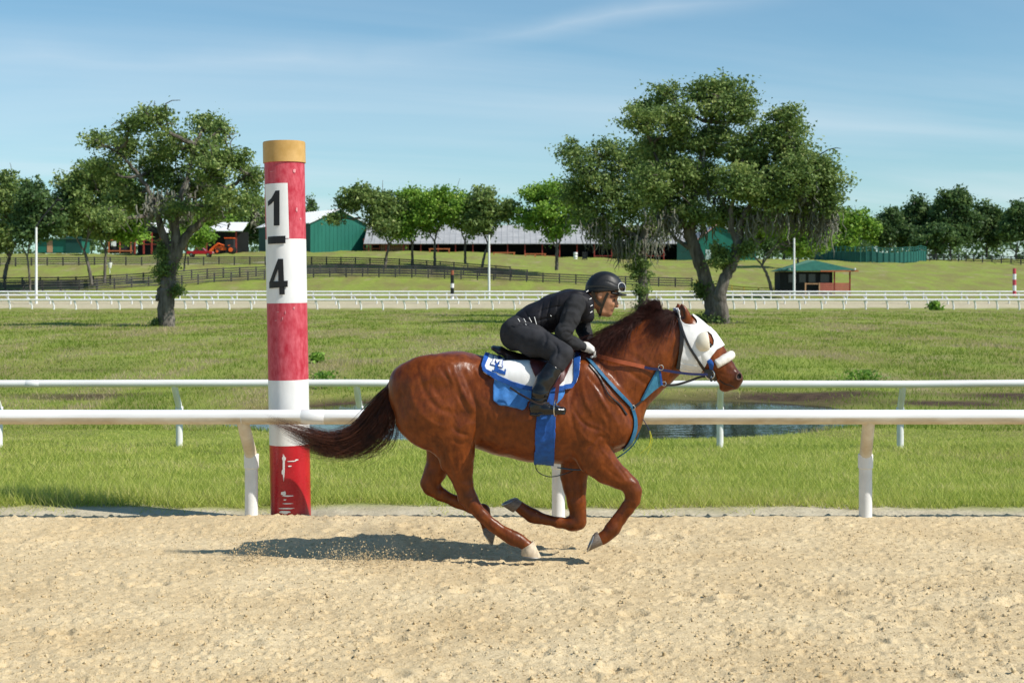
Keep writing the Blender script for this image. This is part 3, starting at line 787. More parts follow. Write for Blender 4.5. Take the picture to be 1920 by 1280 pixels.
# blinker hood over the head
hood = thing('blinker_hood', 'white blinker hood with eye cups over the horse head', 'blinker hood')
HOODP = [(1266, 592), (1268, 578), (1296, 576), (1312, 588), (1336, 610), (1360, 646), (1342, 656), (1331, 671), (1322, 685), (1315, 696), (1306, 704), (1280, 702), (1271, 690), (1272, 682), (1279, 655), (1281, 630), (1276, 606)]
EARH = [(1270, 560), (1296, 560), (1297, 593), (1304, 600), (1306, 605), (1302, 610), (1294, 608), (1285, 607), (1277, 600)]
EYEH = [(1319.5, 622), (1326, 622.5), (1333, 628), (1337, 638), (1336, 647), (1331, 652), (1327, 650), (1324, 640)]
surface_piece('face_panel', HOODP, M_WHITECLOTH, hood, off=.004, thick=.005, near_only=False, holes=[EARH, EYEH], puff=.005, levels=1)
for fs in (False, True):
    surface_piece('hem', strip([(1273, 680), (1290, 683), (1306, 685), (1321, 686)], 2.2), M_WHITECLOTH, hood, off=.011, thick=.003, near_only=not fs, far_only=fs, levels=2)
    surface_piece('hem', strip([(1272, 688), (1288, 693), (1302, 695), (1314, 695)], 3.0), M_WHITECLOTH, hood, off=.011, thick=.003, near_only=not fs, far_only=fs, levels=2)
for s in (1, -1):
    bm = bmesh.new(); bmesh.ops.create_uvsphere(bm, u_segments=28, v_segments=18, radius=1.0)
    bmesh.ops.scale(bm, vec=(17*SH, .052, 20*SH), verts=bm.verts)
    bmesh.ops.rotate(bm, cent=(0, 0, 0), matrix=Matrix.Rotation(math.radians(28), 3, 'Y'), verts=bm.verts)
    pn = Vector((.94, .0, .12)); g = bm.verts[:] + bm.edges[:] + bm.faces[:]
    bmesh.ops.bisect_plane(bm, geom=g, plane_co=Vector((.030, 0, 0)), plane_no=pn, clear_outer=True)
    g = bm.verts[:] + bm.edges[:] + bm.faces[:]
    bmesh.ops.bisect_plane(bm, geom=g, plane_co=Vector((0, .030*s, 0)), plane_no=Vector((0, s, 0)), clear_outer=True)
    me = bpy.data.meshes.new('blinker_cup'); bm.to_mesh(me); bm.free(); me.polygons.foreach_set('use_smooth', [True]*len(me.polygons))
    me.transform(Matrix.Translation(Vector(hp(1320, 641, .088*s))))
    o = obj('blinker_cup', me, mat('cream_plastic', (.74, .68, .55), rough=.45, var=.06), hood); sm = o.modifiers.new('thickness', 'SOLIDIFY'); sm.thickness = .004

bridle = thing('bridle', 'black bridle with fleece noseband, bit and orange grip reins', 'bridle')
def bpart(o): o.parent = bridle; return o
for fs in (False, True): surface_piece('strap_shadow_band', strip([(1270, 586), (1274, 604), (1278, 628), (1276, 656), (1269, 690)], 7), M_LEATHER, bridle, off=.013, thick=.005, near_only=not fs, far_only=fs, levels=2)  # black band: strap and neck shadow together, drawn as leather
for fs in (False, True): surface_piece('cheek_strap', strip([(1270, 592), (1278, 618), (1291, 648), (1306, 672), (1321, 691)], 4.6), M_LEATHER, bridle, off=.015, thick=.005, near_only=not fs, far_only=fs, levels=2)
for fs in (False, True): surface_piece('nose_strap', strip([(1328, 674), (1333, 682), (1334, 692)], 7), M_BLUE, bridle, off=.008, thick=.006, near_only=not fs, far_only=fs, levels=2)
for fs in (False, True): surface_piece('chin_strap', strip([(1334, 692), (1339, 700), (1344, 712)], 5), M_LEATHER, bridle, off=.008, thick=.006, near_only=not fs, far_only=fs, levels=2)
P = spline([hp(1342, 683, .078), hp(1352, 677, .070), hp(1364, 670, .045), hp(1370, 666, 0), hp(1364, 670, -.045), hp(1352, 677, -.070), hp(1342, 683, -.078)], 40)
fv = MB().tube(P, [.026] + [.031]*38 + [.026], 18); vv = np.array(fv.v)
cen = np.repeat(P, 18, 0); dv = vv - cen; vv = cen + dv * (1 + .16 * vnoise(vv, 90, 5) + .10 * vnoise(vv, 200, 6))[:, None]
fv.v = [tuple(p) for p in vv]; bpart(fv.build('fleece_noseband', M_FLEECE, None, True))
def ring(c, rad, tr, m, name, par, ax=(0, 1, 0)):
    a = Vector(ax).normalized(); u = a.orthogonal().normalized(); w_ = a.cross(u); c = Vector(c)
    mb = MB().tube([c + (u*math.cos(t) + w_*math.sin(t))*rad for t in [2*math.pi*k/20 for k in range(21)]], tr, 6, cap=False)
    o = mb.build(name, m, None, True); o.parent = par; o.matrix_parent_inverse = par.matrix_basis.inverted(); return o
for s in (1, -1):
    ring(hp(1331, 702, .075*s), .030, .0045, M_STEEL, 'bit_ring', bridle)
    mb = MB(); c = hp(1330, 700, .077*s)
    mb.poly([hp(1321, 693, .080*s), hp(1334, 692, .080*s), hp(1338, 697, .080*s), hp(1334, 706, .080*s), (hp(1337, 714, .080*s)), hp(1333, 716, .080*s), hp(1327, 706, .080*s), hp(1320, 702, .080*s)], .008)
    bpart(mb.build('cheek_piece', M_LEATHER, None, bevel=.002))
    hand_w = .115 if s > 0 else -.075
    bpart(free_strap('rein', [hp(1110, 664, hand_w), hp(1150, 675, .175*s), hp(1180, 681.5, .172*s), hp(1208, 688, .155*s)], .026, .006, M_ORANGE, None))
    bpart(free_strap('rein_end', [hp(1207.5, 688.2, .1552*s), hp(1222, 691, .148*s), hp(1240, 693, .140*s), hp(1285, 700, .115*s), hp(1327, 702, .08*s)], .017, .005, M_NAVY, None))
    bpart(free_strap('lower_rein', [hp(1328, 705, .078*s), hp(1312, 707, .07*s), hp(1295, 713, .055*s), hp(1268, 721, .09*s), hp(1243, 722, .12*s)], .015, .005, M_LEATHER, None))
bpart(MB().tube([hp(1333, 706, .08), hp(1336, 708, 0), hp(1333, 706, -.08)], .007, 8).build('mouthpiece', M_STEEL, None, True))

mart = thing('breast_strap', 'teal blue breast strap and martingale yoke across horse chest', 'breast strap')
for fs in (False, True): surface_piece('shoulder_strap', strip([(1100, 672), (1122, 697), (1150, 728), (1186, 766)], 5.4), M_TEAL, mart, off=.010, thick=.005, near_only=not fs, far_only=fs, levels=2)
surface_piece('shoulder_strap', strip([(1104, 684), (1124, 708), (1140, 738), (1160, 758), (1174, 778)], 2.2), M_LEATHER, mart, off=.006, thick=.004, near_only=True, levels=3, smooth_b=2)
def mpart(o): o.parent = mart; return o
mpart(MB().poly([hp(1236, 688, .128), hp(1241, 722, .128), hp(1226, 733, .128), hp(1208, 749, .128), hp(1205, 753, .128), (hp(1202, 748, .128))], .006).build('yoke_panel', mat('pale_teal_mesh', (.05, .23, .36), rough=.7, var=.3, scale=20, bump=.4, bscale=220), None))
mpart(free_strap('yoke_edge', [hp(1236, 688, .130), hp(1241, 722, .130)], .014, .009, M_BLUE, None, up=(1, 0, 0)))
mpart(free_strap('yoke_edge', [hp(1236, 688, .130), hp(1218, 720, .130), hp(1203, 751, .130)], .010, .009, M_TEAL, None, up=(1, 0, 0)))
mpart(free_strap('clip_strap', [hp(1206, 750, .128), (hp(1206, 750, .128) + np.array(ray_pt(1184, 764, 1, .014))) / 2, np.array(ray_pt(1184, 764, 1, .014))], .012, .006, M_LEATHER, None, up=(1, 0, 0)))
mpart(free_strap('chest_strap', [hp(1187, 768, .06), hp(1198, 786, .03), hp(1199, 806, .0), hp(1191, 828, 0), hp(1172, 848, 0), hp(1140, 866, 0), hp(1090, 880, 0), hp(1045, 876, 0)], .022, .006, M_TEAL, None, up=(0, 1, 0)))
RG = np.array(ray_pt(1184, 764, 1, .014))
ring(RG, .014, .004, M_STEEL, 'yoke_ring', mart)
surface_piece('breast_piece', strip([(1184, 764), (1189, 786), (1188, 806), (1180, 828), (1168, 844)], 6), M_TEAL, mart, off=.009, thick=.005, near_only=True, levels=2)
ring(hp(1239, 689, .142), .017, .0035, M_STEEL, 'yoke_ring', mart); ring(hp(1245, 719, .12), .014, .003, M_STEEL, 'yoke_ring', mart)
mpart(MB().tube(spline([hp(1193, 772, .06), hp(1207, 788, .06), hp(1218, 807, .06)], 10), .003, 5).build('tie_string', M_NAVY, None))
for q in ([(1218, 806), (1223, 826), (1214, 852)], [(1218, 806), (1219, 832), (1200, 850)], [(1218, 806), (1221, 818), (1216, 838)]):
    mpart(MB().tube(spline([hp(*p, .06) for p in q], 10), .0014, 4).build('tie_string', M_YELLOW, None))

# ---------------------------------------------------------------- rider
M_SKIN = mat('brown_skin', (.42, .20, .11), rough=.5, var=.14, scale=14, bump=.12, bscale=60, spec=.35, tint=(.10, .035, .025))
M_SHIRT = mat('charcoal_jersey', (.028, .0285, .031), rough=.9, var=.3, scale=12, bump=.5, bscale=45, spec=.15)
M_VEST = mat('black_vest_nylon', (.0095, .009, .0125), rough=.65, var=.3, scale=10, bump=.3, bscale=60, spec=.25)
M_TROUS = mat('dark_grey_breeches', (.033, .0335, .038), rough=.9, var=.25, scale=10, bump=.5, bscale=40, spec=.15)
M_BOOT = mat('polished_black_boot', (.008, .008, .009), rough=.22, var=.3, scale=14, bump=.25, bscale=24, spec=.5)
M_GLOVE = mat('white_glove', (.66, .64, .60), rough=.75, var=.1, scale=30, bump=.2, bscale=120)
M_HELM = mat('black_helmet_cloth', (.009, .009, .010), rough=.5, var=.3, scale=20, bump=.1, bscale=100, spec=.4)
M_WHITE = mat('white_plastic', (.75, .75, .74), rough=.4, var=.04)
person = thing('person', 'jockey in black helmet, padded vest and dark breeches crouching over galloping horse', 'person', loc=(0, DH, 0))
def ppart(name, v, f, m, parent=None, smooth=True, attr=None):
    o = obj(name, mesh_of('rider_' + name, v, f, smooth, attr), m, parent or person)
    if o.parent is person: o.location = (0, -DH, 0)
    return o
RLO, RHI = (-.13, DH - .50, .86), (.86, DH + .50, 2.0)
ARM_N = [(1080, 567, .175, 17, .062), (1070, 596, .225, 16.5, .058), (1058, 622, .255, 14.5, .052), (1056, 632, .25, 13.5, .049), (1076, 643, .19, 12, .043), (1094, 649, .135, 8.5, .031)]
ARM_F = [(1088, 570, -.175, 16, .062), (1092, 596, -.22, 15, .056), (1094, 618, -.235, 13.5, .050), (1097, 626, -.22, 13, .048), (1102, 641, -.14, 10.5, .04), (1106, 650, -.085, 8.5, .031)]
TORSO = [(968, 622, 0, 25, .152), (1000, 603, 0, 27, .142), (1040, 587, 0, 30, .150), (1072, 577, 0, 31, .170), (1088, 571, 0, 25, .165)]
def leg(s): return [(968, 626, .080*s, 28, .092), (1002, 640, .155*s, 26.5, .088), (1036, 652, .25*s, 21, .074), (1058, 662, .32*s, 15.5, .060)]
def shin(s): return [(1058, 664, .325*s, 15.5, .058), (1044, 684, .35*s, 16, .056), (1024, 714, .37*s, 16, .054), (1012, 742, .38*s, 12, .044)]
def C(L, g=0.0, k=1.0): return [(*hp(p[0], p[1], p[2]), max(.004, p[3]*SH*k + g), max(.004, p[4]*k + g)) for p in L]

# skin: one continuous body with head, neck and hands
B = Field(RLO, RHI, .0066)
B.chain(C(TORSO, -.018), .03); B.chain(C(ARM_N, -.012), .02); B.chain(C(ARM_F, -.012), .02)
for s in (1, -1): B.chain(C(leg(s), -.015), .03); B.chain(C(shin(s), -.012), .02); B.chain(C([(1012, 742, .38*s, 9, .03), (1004, 764, .38*s, 8, .03), (1046, 768, .385*s, 6, .032)]), .02)
B.chain(C([(1090, 566, 0, 20, .075), (1108, 560, 0, 17, .058), (1122, 556, 0, 16, .056)]), .03)   # neck
B.ell(hp(1131, 545, 0), (29*SH, 27*SH, .079), math.radians(-10), k=.02)                           # skull
B.chain(C([(1138, 556, 0, 18, .068), (1137, 572, 0, 15, .060), (1137, 583, 0, 9, .046)]), .025)   # face and jaw
B.chain(C([(1123, 572, 0, 8, .056), (1128, 584, 0, 7, .050), (1140, 588, 0, 5.5, .028)]), .02)     # jaw edge
B.ell(hp(1141.5, 587.5, 0), (6*SH, 5.5*SH, .026), 0, .012)                                         # chin
B.chain(C([(1152.5, 561, 0, 3.2, .011), (1156, 569, 0, 3.4, .013), (1156.5, 573.5, 0, 3.8, .019)]), .008) # nose
B.ell(hp(1148, 579.6, 0), (3.6*SH, 2.0*SH, .024), math.radians(-8), .006)
B.ell(hp(1146.8, 583.6, 0), (3.6*SH, 2.2*SH, .022), 0, .006)
for s in (1, -1):
    B.ell(hp(1149, 556, .030*s), (7*SH, 3.2*SH, .028), math.radians(-20), .01)                     # brow
    B.ell(hp(1143, 567, .050*s), (9*SH, 5*SH, .018), math.radians(-30), .015)                      # cheekbone
    B.ell(hp(1153, 562, .034*s), (5*SH, 2.6*SH, .018), 0, .008, sub=True)
    B.ell(hp(1124.5, 553.5, .086*s), (5.4*SH, 8.6*SH, .013), math.radians(-8), .008)                   # ear
    B.ell(hp(1126, 553, .101*s), (2.6*SH, 5.2*SH, .010), math.radians(-8), .004, sub=True)
v, f = B.mesh(2)
bpx, bpy_, bw = side_px(v)
lip = np.clip(1 - np.hypot((bpx - 1148.5) / 5, (bpy_ - 581.8) / 3.4), 0, 1)**.5 * .8
lip = np.maximum(lip, (np.hypot((bpx - 1149) / 9, (bpy_ - 556) / 2.6) < 1) * (bpx > 1144) * 1.0)  # shade of the brow, put into the skin tint
body = ppart('body', v, f, M_SKIN, attr=lip)
for s in (1, -1):
    bm = bmesh.new(); bmesh.ops.create_uvsphere(bm, u_segments=12, v_segments=8, radius=.0085); me = bpy.data.meshes.new('eye'); bm.to_mesh(me); bm.free()
    me.polygons.foreach_set('use_smooth', [True]*len(me.polygons)); me.transform(Matrix.Translation(Vector(hp(1151, 562.2, .031*s))))
    o = obj('eye', me, M_EYE, person); o.location = (0, -DH, 0)
# clothing
def garment(name, build, m, h=.0075, wr=(.006, 16, (1, 1, 1)), strokes=(), sm=2, lo=RLO, hi=RHI, post=None):
    G = Field(lo, hi, h); build(G); v, f = G.mesh(sm)
    if strokes: v = apply_strokes(v, f, strokes)
    n_ = normals(v, f); q = v * np.array(wr[2])
    v = v + n_ * (wr[0] * vnoise(q, wr[1], 12) + wr[0]*.5 * vnoise(q, wr[1]*2.3, 13))[:, None]
    if post is not None: v = post(v)
    return ppart(name, v, f, m)
def b_shirt(G): G.chain(C(TORSO), .03); G.chain(C(ARM_N), .025); G.chain(C(ARM_F), .025)
garment('shirt', b_shirt, M_SHIRT, wr=(.013, 17, (1, 1, 1)), strokes=[
    ([(1044, 618), (1056, 612), (1070, 614)], 3, -7, 1), ([(1046, 630), (1060, 622), (1074, 626)], 3, -7, 1), ([(1066, 634), (1074, 626), (1078, 618)], 2.5, -6, 1),
    ([(1060, 640), (1072, 634), (1084, 640)], 2.5, 5, 1), ([(1054, 590), (1066, 584), (1082, 588)], 4, 5, 1), ([(1062, 572), (1058, 590), (1050, 610)], 4, -6, 1), ([(1074, 600), (1082, 612)], 3, -4, 1)])
def b_vest(G):
    G.chain(C([(990, 606, 0, 26, .146), (1006, 599, 0, 28, .150), (1040, 586, 0, 31, .156), (1070, 576, 0, 31, .158), (1090, 569, 0, 23, .13)], .009), .03)
    for s in (1, -1): G.chain(C([(1050, 566, .11*s, 15, .05), (1082, 561, .11*s, 14, .050), (1098, 570, .10*s, 11, .045), (1101, 592, .10*s, 13, .04)], .004), .03)
    G.ell(hp(1074, 573, .26), (20*SH, 21*SH, .085), 0, .01, sub=True); G.ell(hp(1078, 573, -.26), (20*SH, 21*SH, .085), 0, .01, sub=True)
garment('vest', b_vest, M_VEST, wr=(.005, 12, (1, 1, 1)), strokes=[
    ([(1018, 566), (1014, 590), (1012, 612)], 1.9, -11, 0), ([(1033, 560), (1027, 588), (1030, 616)], 1.9, -11, 0), ([(1048, 556), (1044, 590), (1042, 615)], 1.9, -10, 0),
    ([(992, 588), (1012, 582), (1034, 576), (1054, 574)], 1.9, -10, 0), ([(1000, 604), (1020, 598), (1042, 594)], 1.9, -9, 0), ([(1060, 551), (1080, 548), (1098, 552)], 1.9, -9, 0), ([(984, 582), (996, 604)], 1.9, -8, 0)])
def b_trous(G):
    G.chain(C([(968, 621, 0, 26, .155), (990, 608, 0, 25, .142)], .004), .03)
    for s in (1, -1): G.chain(C(leg(s), .003), .04); G.chain(C(shin(s)[:2], .004), .02); G.ell(hp(961, 630, .065*s), (19*SH, 26*SH, .09), 0, .03)
garment('breeches', b_trous, M_TROUS, wr=(.011, 14, (1, 1, 1)), strokes=[
    ([(968, 604), (990, 612), (1016, 616)], 3, -6, 1), ([(1016, 616), (1024, 634), (1014, 660)], 4, -6, 1), ([(1036, 640), (1046, 654), (1042, 672)], 3, -6, 1), ([(950, 612), (958, 632), (972, 655)], 4, -4, 1)])
for s in (1, -1):
    def b_boot(G):
        G.chain(C([(1040, 687, .352*s, 16.5, .060), (1024, 712, .37*s, 17.5, .060), (1014, 736, .38*s, 16, .054), (1008, 756, .382*s, 14, .046)]), .015)
        G.chain(C([(1002, 765, .382*s, 10.5, .038), (1024, 766, .384*s, 9.5, .042), (1044, 769, .386*s, 7, .044), (1056, 769, .386*s, 6, .036)]), .02)
        G.chain(C([(996, 776, .382*s, 3.4, .034), (1010, 777, .382*s, 3.2, .036)]), .004); G.chain(C([(1010, 774.5, .384*s, 2.6, .040), (1058, 775, .386*s, 2.6, .040)]), .004)
        G.cut(hp(1038, 684, .35*s), (.86*(1053-1024)/33*0 + .5, 0, .87), 0)
    lo = (.05, DH - .5, .9) if s > 0 else (.05, DH + .2, .9); hi = (.42, DH - .2, 1.4) if s > 0 else (.42, DH + .5, 1.4)
    garment('boot', b_boot, M_BOOT, h=.006, wr=(.008, 17, (1, 1, .8)), lo=lo, hi=hi, strokes=[([(994, 742), (1010, 748), (1028, 744)], 3, -6, 0), ([(992, 752), (1012, 756), (1030, 750)], 3, -5, 0), ([(996, 735), (1014, 740), (1030, 735)], 2.5, 4, 0)])
def hand(w0, s, dx):
    G = Field((.42, DH - .30, 1.25), (.66, DH + .26, 1.55), .0042)
    G.chain(C([(1093+dx, 649, w0, 8.5, .031), (1099+dx, 650.5, w0, 9, .036), (1107+dx, 655, w0, 8.5, .041)]), .012)
    for i in range(4):
        w = w0 + (i - 1.5) * .0205; L = (1.0, 1.12, 1.08, .9)[i]
        G.chain(C([(1107+dx, 653 + .6*i, w, 3.0, .0105), (1107+dx + 8*L, 657 + .8*i, w, 2.8, .0100), (1107+dx + 9*L, 666 + .6*i, w, 2.6, .0095), (1107+dx + 2*L, 669.5, w, 2.4, .0085)]), .004)
    wt = w0 - .036 * s
    G.chain(C([(1097+dx, 652, wt, 4.4, .015), (1105+dx, 654.5, wt - .012*s, 3.4, .012), (1112+dx, 660, wt - .006*s, 3.0, .010)]), .006)
    v, f = G.mesh(1); return ppart('glove', v, f, M_GLOVE)
hand(.115, 1, 0); hand(-.075, -1, 4)
# helmet
G = Field((.46, DH - .16, 1.70), (.86, DH + .16, 1.98), .0055)
G.ell(hp(1134, 540, 0), (34.5*SH, 31.5*SH, .106), math.radians(-8), 0)
G.ell(hp(1122, 544, 0), (23*SH, 22*SH, .100), 0, .03)
G.cut(hp(1128, 547.5, 0), (.10, 0, -1))
G.chain(C([(1146, 549, 0, 4, .090), (1160, 551.5, 0, 3.4, .076), (1172, 554.5, 0, 2.8, .058), (1179, 556.5, 0, 2.0, .034)]), .008)
G.cut(hp(1134, 559, 0), (.12, 0, -1))
v, f = G.mesh(2)
v = apply_strokes(v, f, [([(1104, 540), (1130, 537), (1160, 546)], 2.2, -4, 0), ([(1120, 524), (1134, 516), (1150, 520)], 5, 4, 0), ([(1112, 532), (1136, 527), (1158, 536)], 2, -3, 0)])
helm = ppart('helmet', v, f, M_HELM)
for s in (1, -1):                                          # goggles pushed up on the helmet front
    pts = []
    for k in range(25):
        t = 2*math.pi*k/24; q = (1166 + 6.8*math.cos(t) + 1.0*math.sin(t), 538.5 + 8.6*math.sin(t))
        h_ = hp(q[0], q[1], 0); wq = .105 * math.sqrt(max(.05, 1 - ((q[0]-1134)/36.5)**2 - ((q[1]-540)/34)**2)) + .004
        pts.append(hp(q[0], q[1], max(wq, .018) * s))
    o = MB().tube(pts, .0028, 6, cap=False).build('goggle_rim', mat('grey_white_rubber', (.55, .55, .54), rough=.5), None, True); o.parent = helm
    c = np.mean(pts, 0); vv = [c + np.array((.006, -.004*s, 0))] + [p for p in pts[:-1]]
    o = obj('goggle_lens', mesh_of('lens', vv, [(0, i+1, (i+1) % 24 + 1) for i in range(24)]), M_EYE, helm)
    pts = [hp(1160, 541, .075*s), hp(1148, 540, .098*s), hp(1130, 537, .110*s), hp(1112, 537, .092*s), hp(1101, 538, .045*s), hp(1099, 538, 0)]
    free_strap('goggle_strap', pts, .012, .004, M_LEATHER, helm).matrix_parent_inverse = Matrix.Translation((0, DH, 0)).inverted() if False else Matrix.Identity(4)
    pts = [hp(1140, 549, .083*s), hp(1134, 562, .078*s), hp(1128, 578, .066*s), hp(1125, 590, .045*s), hp(1124, 594, .0)]
    o = free_strap('chin_strap', pts, .017, .005, M_LEATHER, helm, up=(1, 0, 0)); o.matrix_parent_inverse = Matrix.Identity(4)
    pts = [hp(1111, 546, .088*s), hp(1115, 558, .080*s), hp(1121, 568, .076*s), hp(1129, 574, .070*s)]
    o = free_strap('chin_strap', pts, .022, .005, M_LEATHER, helm, up=(1, 0, 0)); o.matrix_parent_inverse = Matrix.Identity(4)
# white laces and collar marks of the vest
for a, b in (((971, 597), (975, 603)), ((982, 597), (986, 604)), ((992, 595), (997, 604)), ((1002, 594), (1006, 608)), ((985, 607), (987, 609)), ((1032, 591), (1034, 593))):
    pa, pb = hp(*a, .185), hp(*b, .190)
    o = MB().tube([pa, pb], .0024, 5).build('lace', M_WHITE, person); o.location = (0, -DH, 0)
for a in ((1101, 546), (1107, 560), (1109, 573), (1108.5, 585)):
    o = free_strap('collar_mark', [hp(a[0]-2, a[1]+1, .155), hp(a[0], a[1], .153), hp(a[0]+2, a[1]-1.5, .148)], .005, .004, M_WHITE, person, n=6); o.location = (0, -DH, 0); o.matrix_parent_inverse = Matrix.Identity(4)
# ---------------------------------------------------------------- terrain
def noise2(x, y, f, seed):
    return vnoise(np.stack([x, y, np.full_like(x, seed * 3.37)], 1), f, seed)
KN_D = np.array([0, 11.6, 12.6, 19.2, 22.5, 28, 34, 42, 80, 140, 160, 170, 178, 194, 200, 206, 217, 240, 270, 300, 340, 6000.])
KN_L = np.array([-.05, -.05, -.01, -.28, -.50, -.54, -.46, -.28, -.11, -.09, -.10, .36, .76, 1.0, 2.1, 2.6, 3.7, 6.4, 8.3, 9.8, 10.8, 10.8])
KN_M = np.array([-.05, -.05, -.01, -.28, -.50, -.54, -.46, -.28, -.11, -.09, -.10, .36, .76, 1.0, 1.8, 2.6, 4.1, 6.4, 8.8, 10.6, 11.2, 11.2])
KN_R = np.array([-.05, -.05, -.01, -.28, -.50, -.54, -.46, -.28, -.11, -.09, -.10, .36, .76, .95, 1.15, 1.5, 2.7, 4.9, 7.0, 8.9, 9.5, 9.5])
KN_F = np.array([-.05, -.05, -.01, -.28, -.50, -.54, -.46, -.28, -.11, -.09, -.10, .36, .76, .92, 1.05, 1.2, 2.0, 4.2, 6.3, 8.2, 9.6, 9.6])
def ground_z(x, y, rough=True):
    x, y = np.atleast_1d(np.asarray(x, float)), np.atleast_1d(np.asarray(y, float))
    Z = np.stack([np.interp(y, KN_D, k) for k in (KN_L, KN_M, KN_R, KN_F)])
    u = np.clip(np.interp(x, [-80, -25, 32, 85], [0, 1, 2, 3]), 0, 2.9999); i = u.astype(int); t = u - i; t = t*t*(3-2*t)
    c = np.arange(len(x)); z = Z[i, c] * (1 - t) + Z[i+1, c] * t
    # pond basin
    wob = 1 + .34 * noise2(x, y, .35, 2) + .16 * noise2(x, y, .9, 3)
    q = np.where(x > 0.5, ((x - .5) / 6.6)**2, ((x - .5) / 6.0)**2) + ((y - 27.6 - .10*np.maximum(x, 0)) / 5.7)**2
    q = q * wob
    z -= .40 * np.clip(1.15 - q, 0, 1) ** .8
    if rough:
        am = np.interp(y, [12, 14, 40, 120, 200, 400], [0, .03, .10, .16, .25, .8])
        z = z + am * noise2(x, y, .45, 5) + am * .5 * noise2(x, y, 1.3, 6)
    return z
def gz(x, y): return float(ground_z(x, y)[0])

def mudmask(x, y):
    m = np.clip(1.5 - ((y - 30.9 - .12*noise2(x, y, .5, 14)) / 1.9)**2, 0, 1) * np.clip((x - .8) * 1.2, 0, 1) * np.clip(.62 + 2.2*noise2(x*.5, y, .8, 8), 0, 1)
    m = np.maximum(m, np.clip(1.5 - ((y - 26.0) / 1.15)**2, 0, 1) * np.clip((x - 5.0) * .8, 0, 1) * np.clip(.6 + 2.2*noise2(x*.5, y, .8, 18), 0, 1))
    return np.maximum(m, np.clip(1.3 - ((y - 31.8) / 1.0)**2, 0, 1) * np.clip(-x * .6, 0, 1) * np.clip(.1 + 2.4*noise2(x*.5, y, .7, 19), 0, 1))
M_GRASS = bpy.data.materials.new('field_grass'); M_GRASS.use_nodes = True
def grass_mat(m):
    N, L = m.node_tree.nodes, m.node_tree.links; b = N['Principled BSDF']
    g = N.new('ShaderNodeNewGeometry'); sx = N.new('ShaderNodeSeparateXYZ'); L.new(g.outputs['Position'], sx.inputs[0])
    def noise(scale, det=5, st=(1, 1, 1)):
        mp = N.new('ShaderNodeMapping'); mp.inputs['Scale'].default_value = st; L.new(g.outputs['Position'], mp.inputs[0])
        n = N.new('ShaderNodeTexNoise'); n.inputs['Scale'].default_value = scale; n.inputs['Detail'].default_value = det; n.inputs['Roughness'].default_value = .65
        L.new(mp.outputs[0], n.inputs['Vector']); return n.outputs['Fac']
    def ramp(f, stops):
        r = N.new('ShaderNodeValToRGB'); e = r.color_ramp.elements
        while len(e) < len(stops): e.new(.5)
        for k, (p, c) in enumerate(stops): e[k].position = p; e[k].color = (*c, 1) if len(c) == 3 else c
        L.new(f, r.inputs[0]); return r.outputs[0]
    def mix(f, a, bb):
        n = N.new('ShaderNodeMix'); n.data_type = 'RGBA'
        if isinstance(f, float): n.inputs['Factor'].default_value = f
        else: L.new(f, n.inputs['Factor'])
        for s, v in (('A', a), ('B', bb)):
            if isinstance(v, tuple): n.inputs[s].default_value = (*v, 1)
            else: L.new(v, n.inputs[s])
        return n.outputs['Result']
    green = ramp(noise(1.7), [(.3, (.165, .220, .036)), (.5, (.225, .275, .050)), (.72, (.285, .310, .070))])
    patch = ramp(noise(.30, 5, (1, .30, 1)), [(.40, (0, 0, 0)), (.62, (1, 1, 1))])
    olive = ramp(noise(2.6), [(.3, (.165, .165, .048)), (.7, (.255, .225, .080))])
    c = mix(patch, green, olive)
    dry = ramp(noise(.42, 6, (.8, .30, 1)), [(.56, (0, 0, 0)), (.68, (1, 1, 1))])
    straw = ramp(noise(5), [(.3, (.26, .21, .115)), (.7, (.37, .30, .18))])
    dm = N.new('ShaderNodeMath'); dm.operation = 'MULTIPLY'; L.new(dry, dm.inputs[0]); dm.inputs[1].default_value = .75
    c = mix(dm.outputs[0], c, straw)
    a = N.new('ShaderNodeAttribute'); a.attribute_name = 'tint'                   # bare mud and sand laid on the ground mesh
    mud = ramp(noise(4), [(.3, (.040, .026, .016)), (.7, (.105, .070, .042))])
    sand = ramp(noise(3), [(.3, (.43, .37, .25)), (.7, (.58, .51, .37))])
    mm = N.new('ShaderNodeMapRange'); mm.inputs['From Min'].default_value = .1; mm.inputs['From Max'].default_value = .9; L.new(a.outputs['Fac'], mm.inputs[0])
    ms = N.new('ShaderNodeMapRange'); ms.inputs['From Min'].default_value = -.1; ms.inputs['From Max'].default_value = -.9; L.new(a.outputs['Fac'], ms.inputs[0])
    c = mix(mm.outputs[0], c, mud); c = mix(ms.outputs[0], c, sand)
    L.new(c, b.inputs['Base Color']); b.inputs['Roughness'].default_value = .9; b.inputs['Specular IOR Level'].default_value = .15
    bp = N.new('ShaderNodeBump'); bp.inputs['Strength'].default_value = .6; bp.inputs['Distance'].default_value = .08
    L.new(noise(9, 6), bp.inputs['Height']); L.new(bp.outputs[0], b.inputs['Normal'])
grass_mat(M_GRASS)

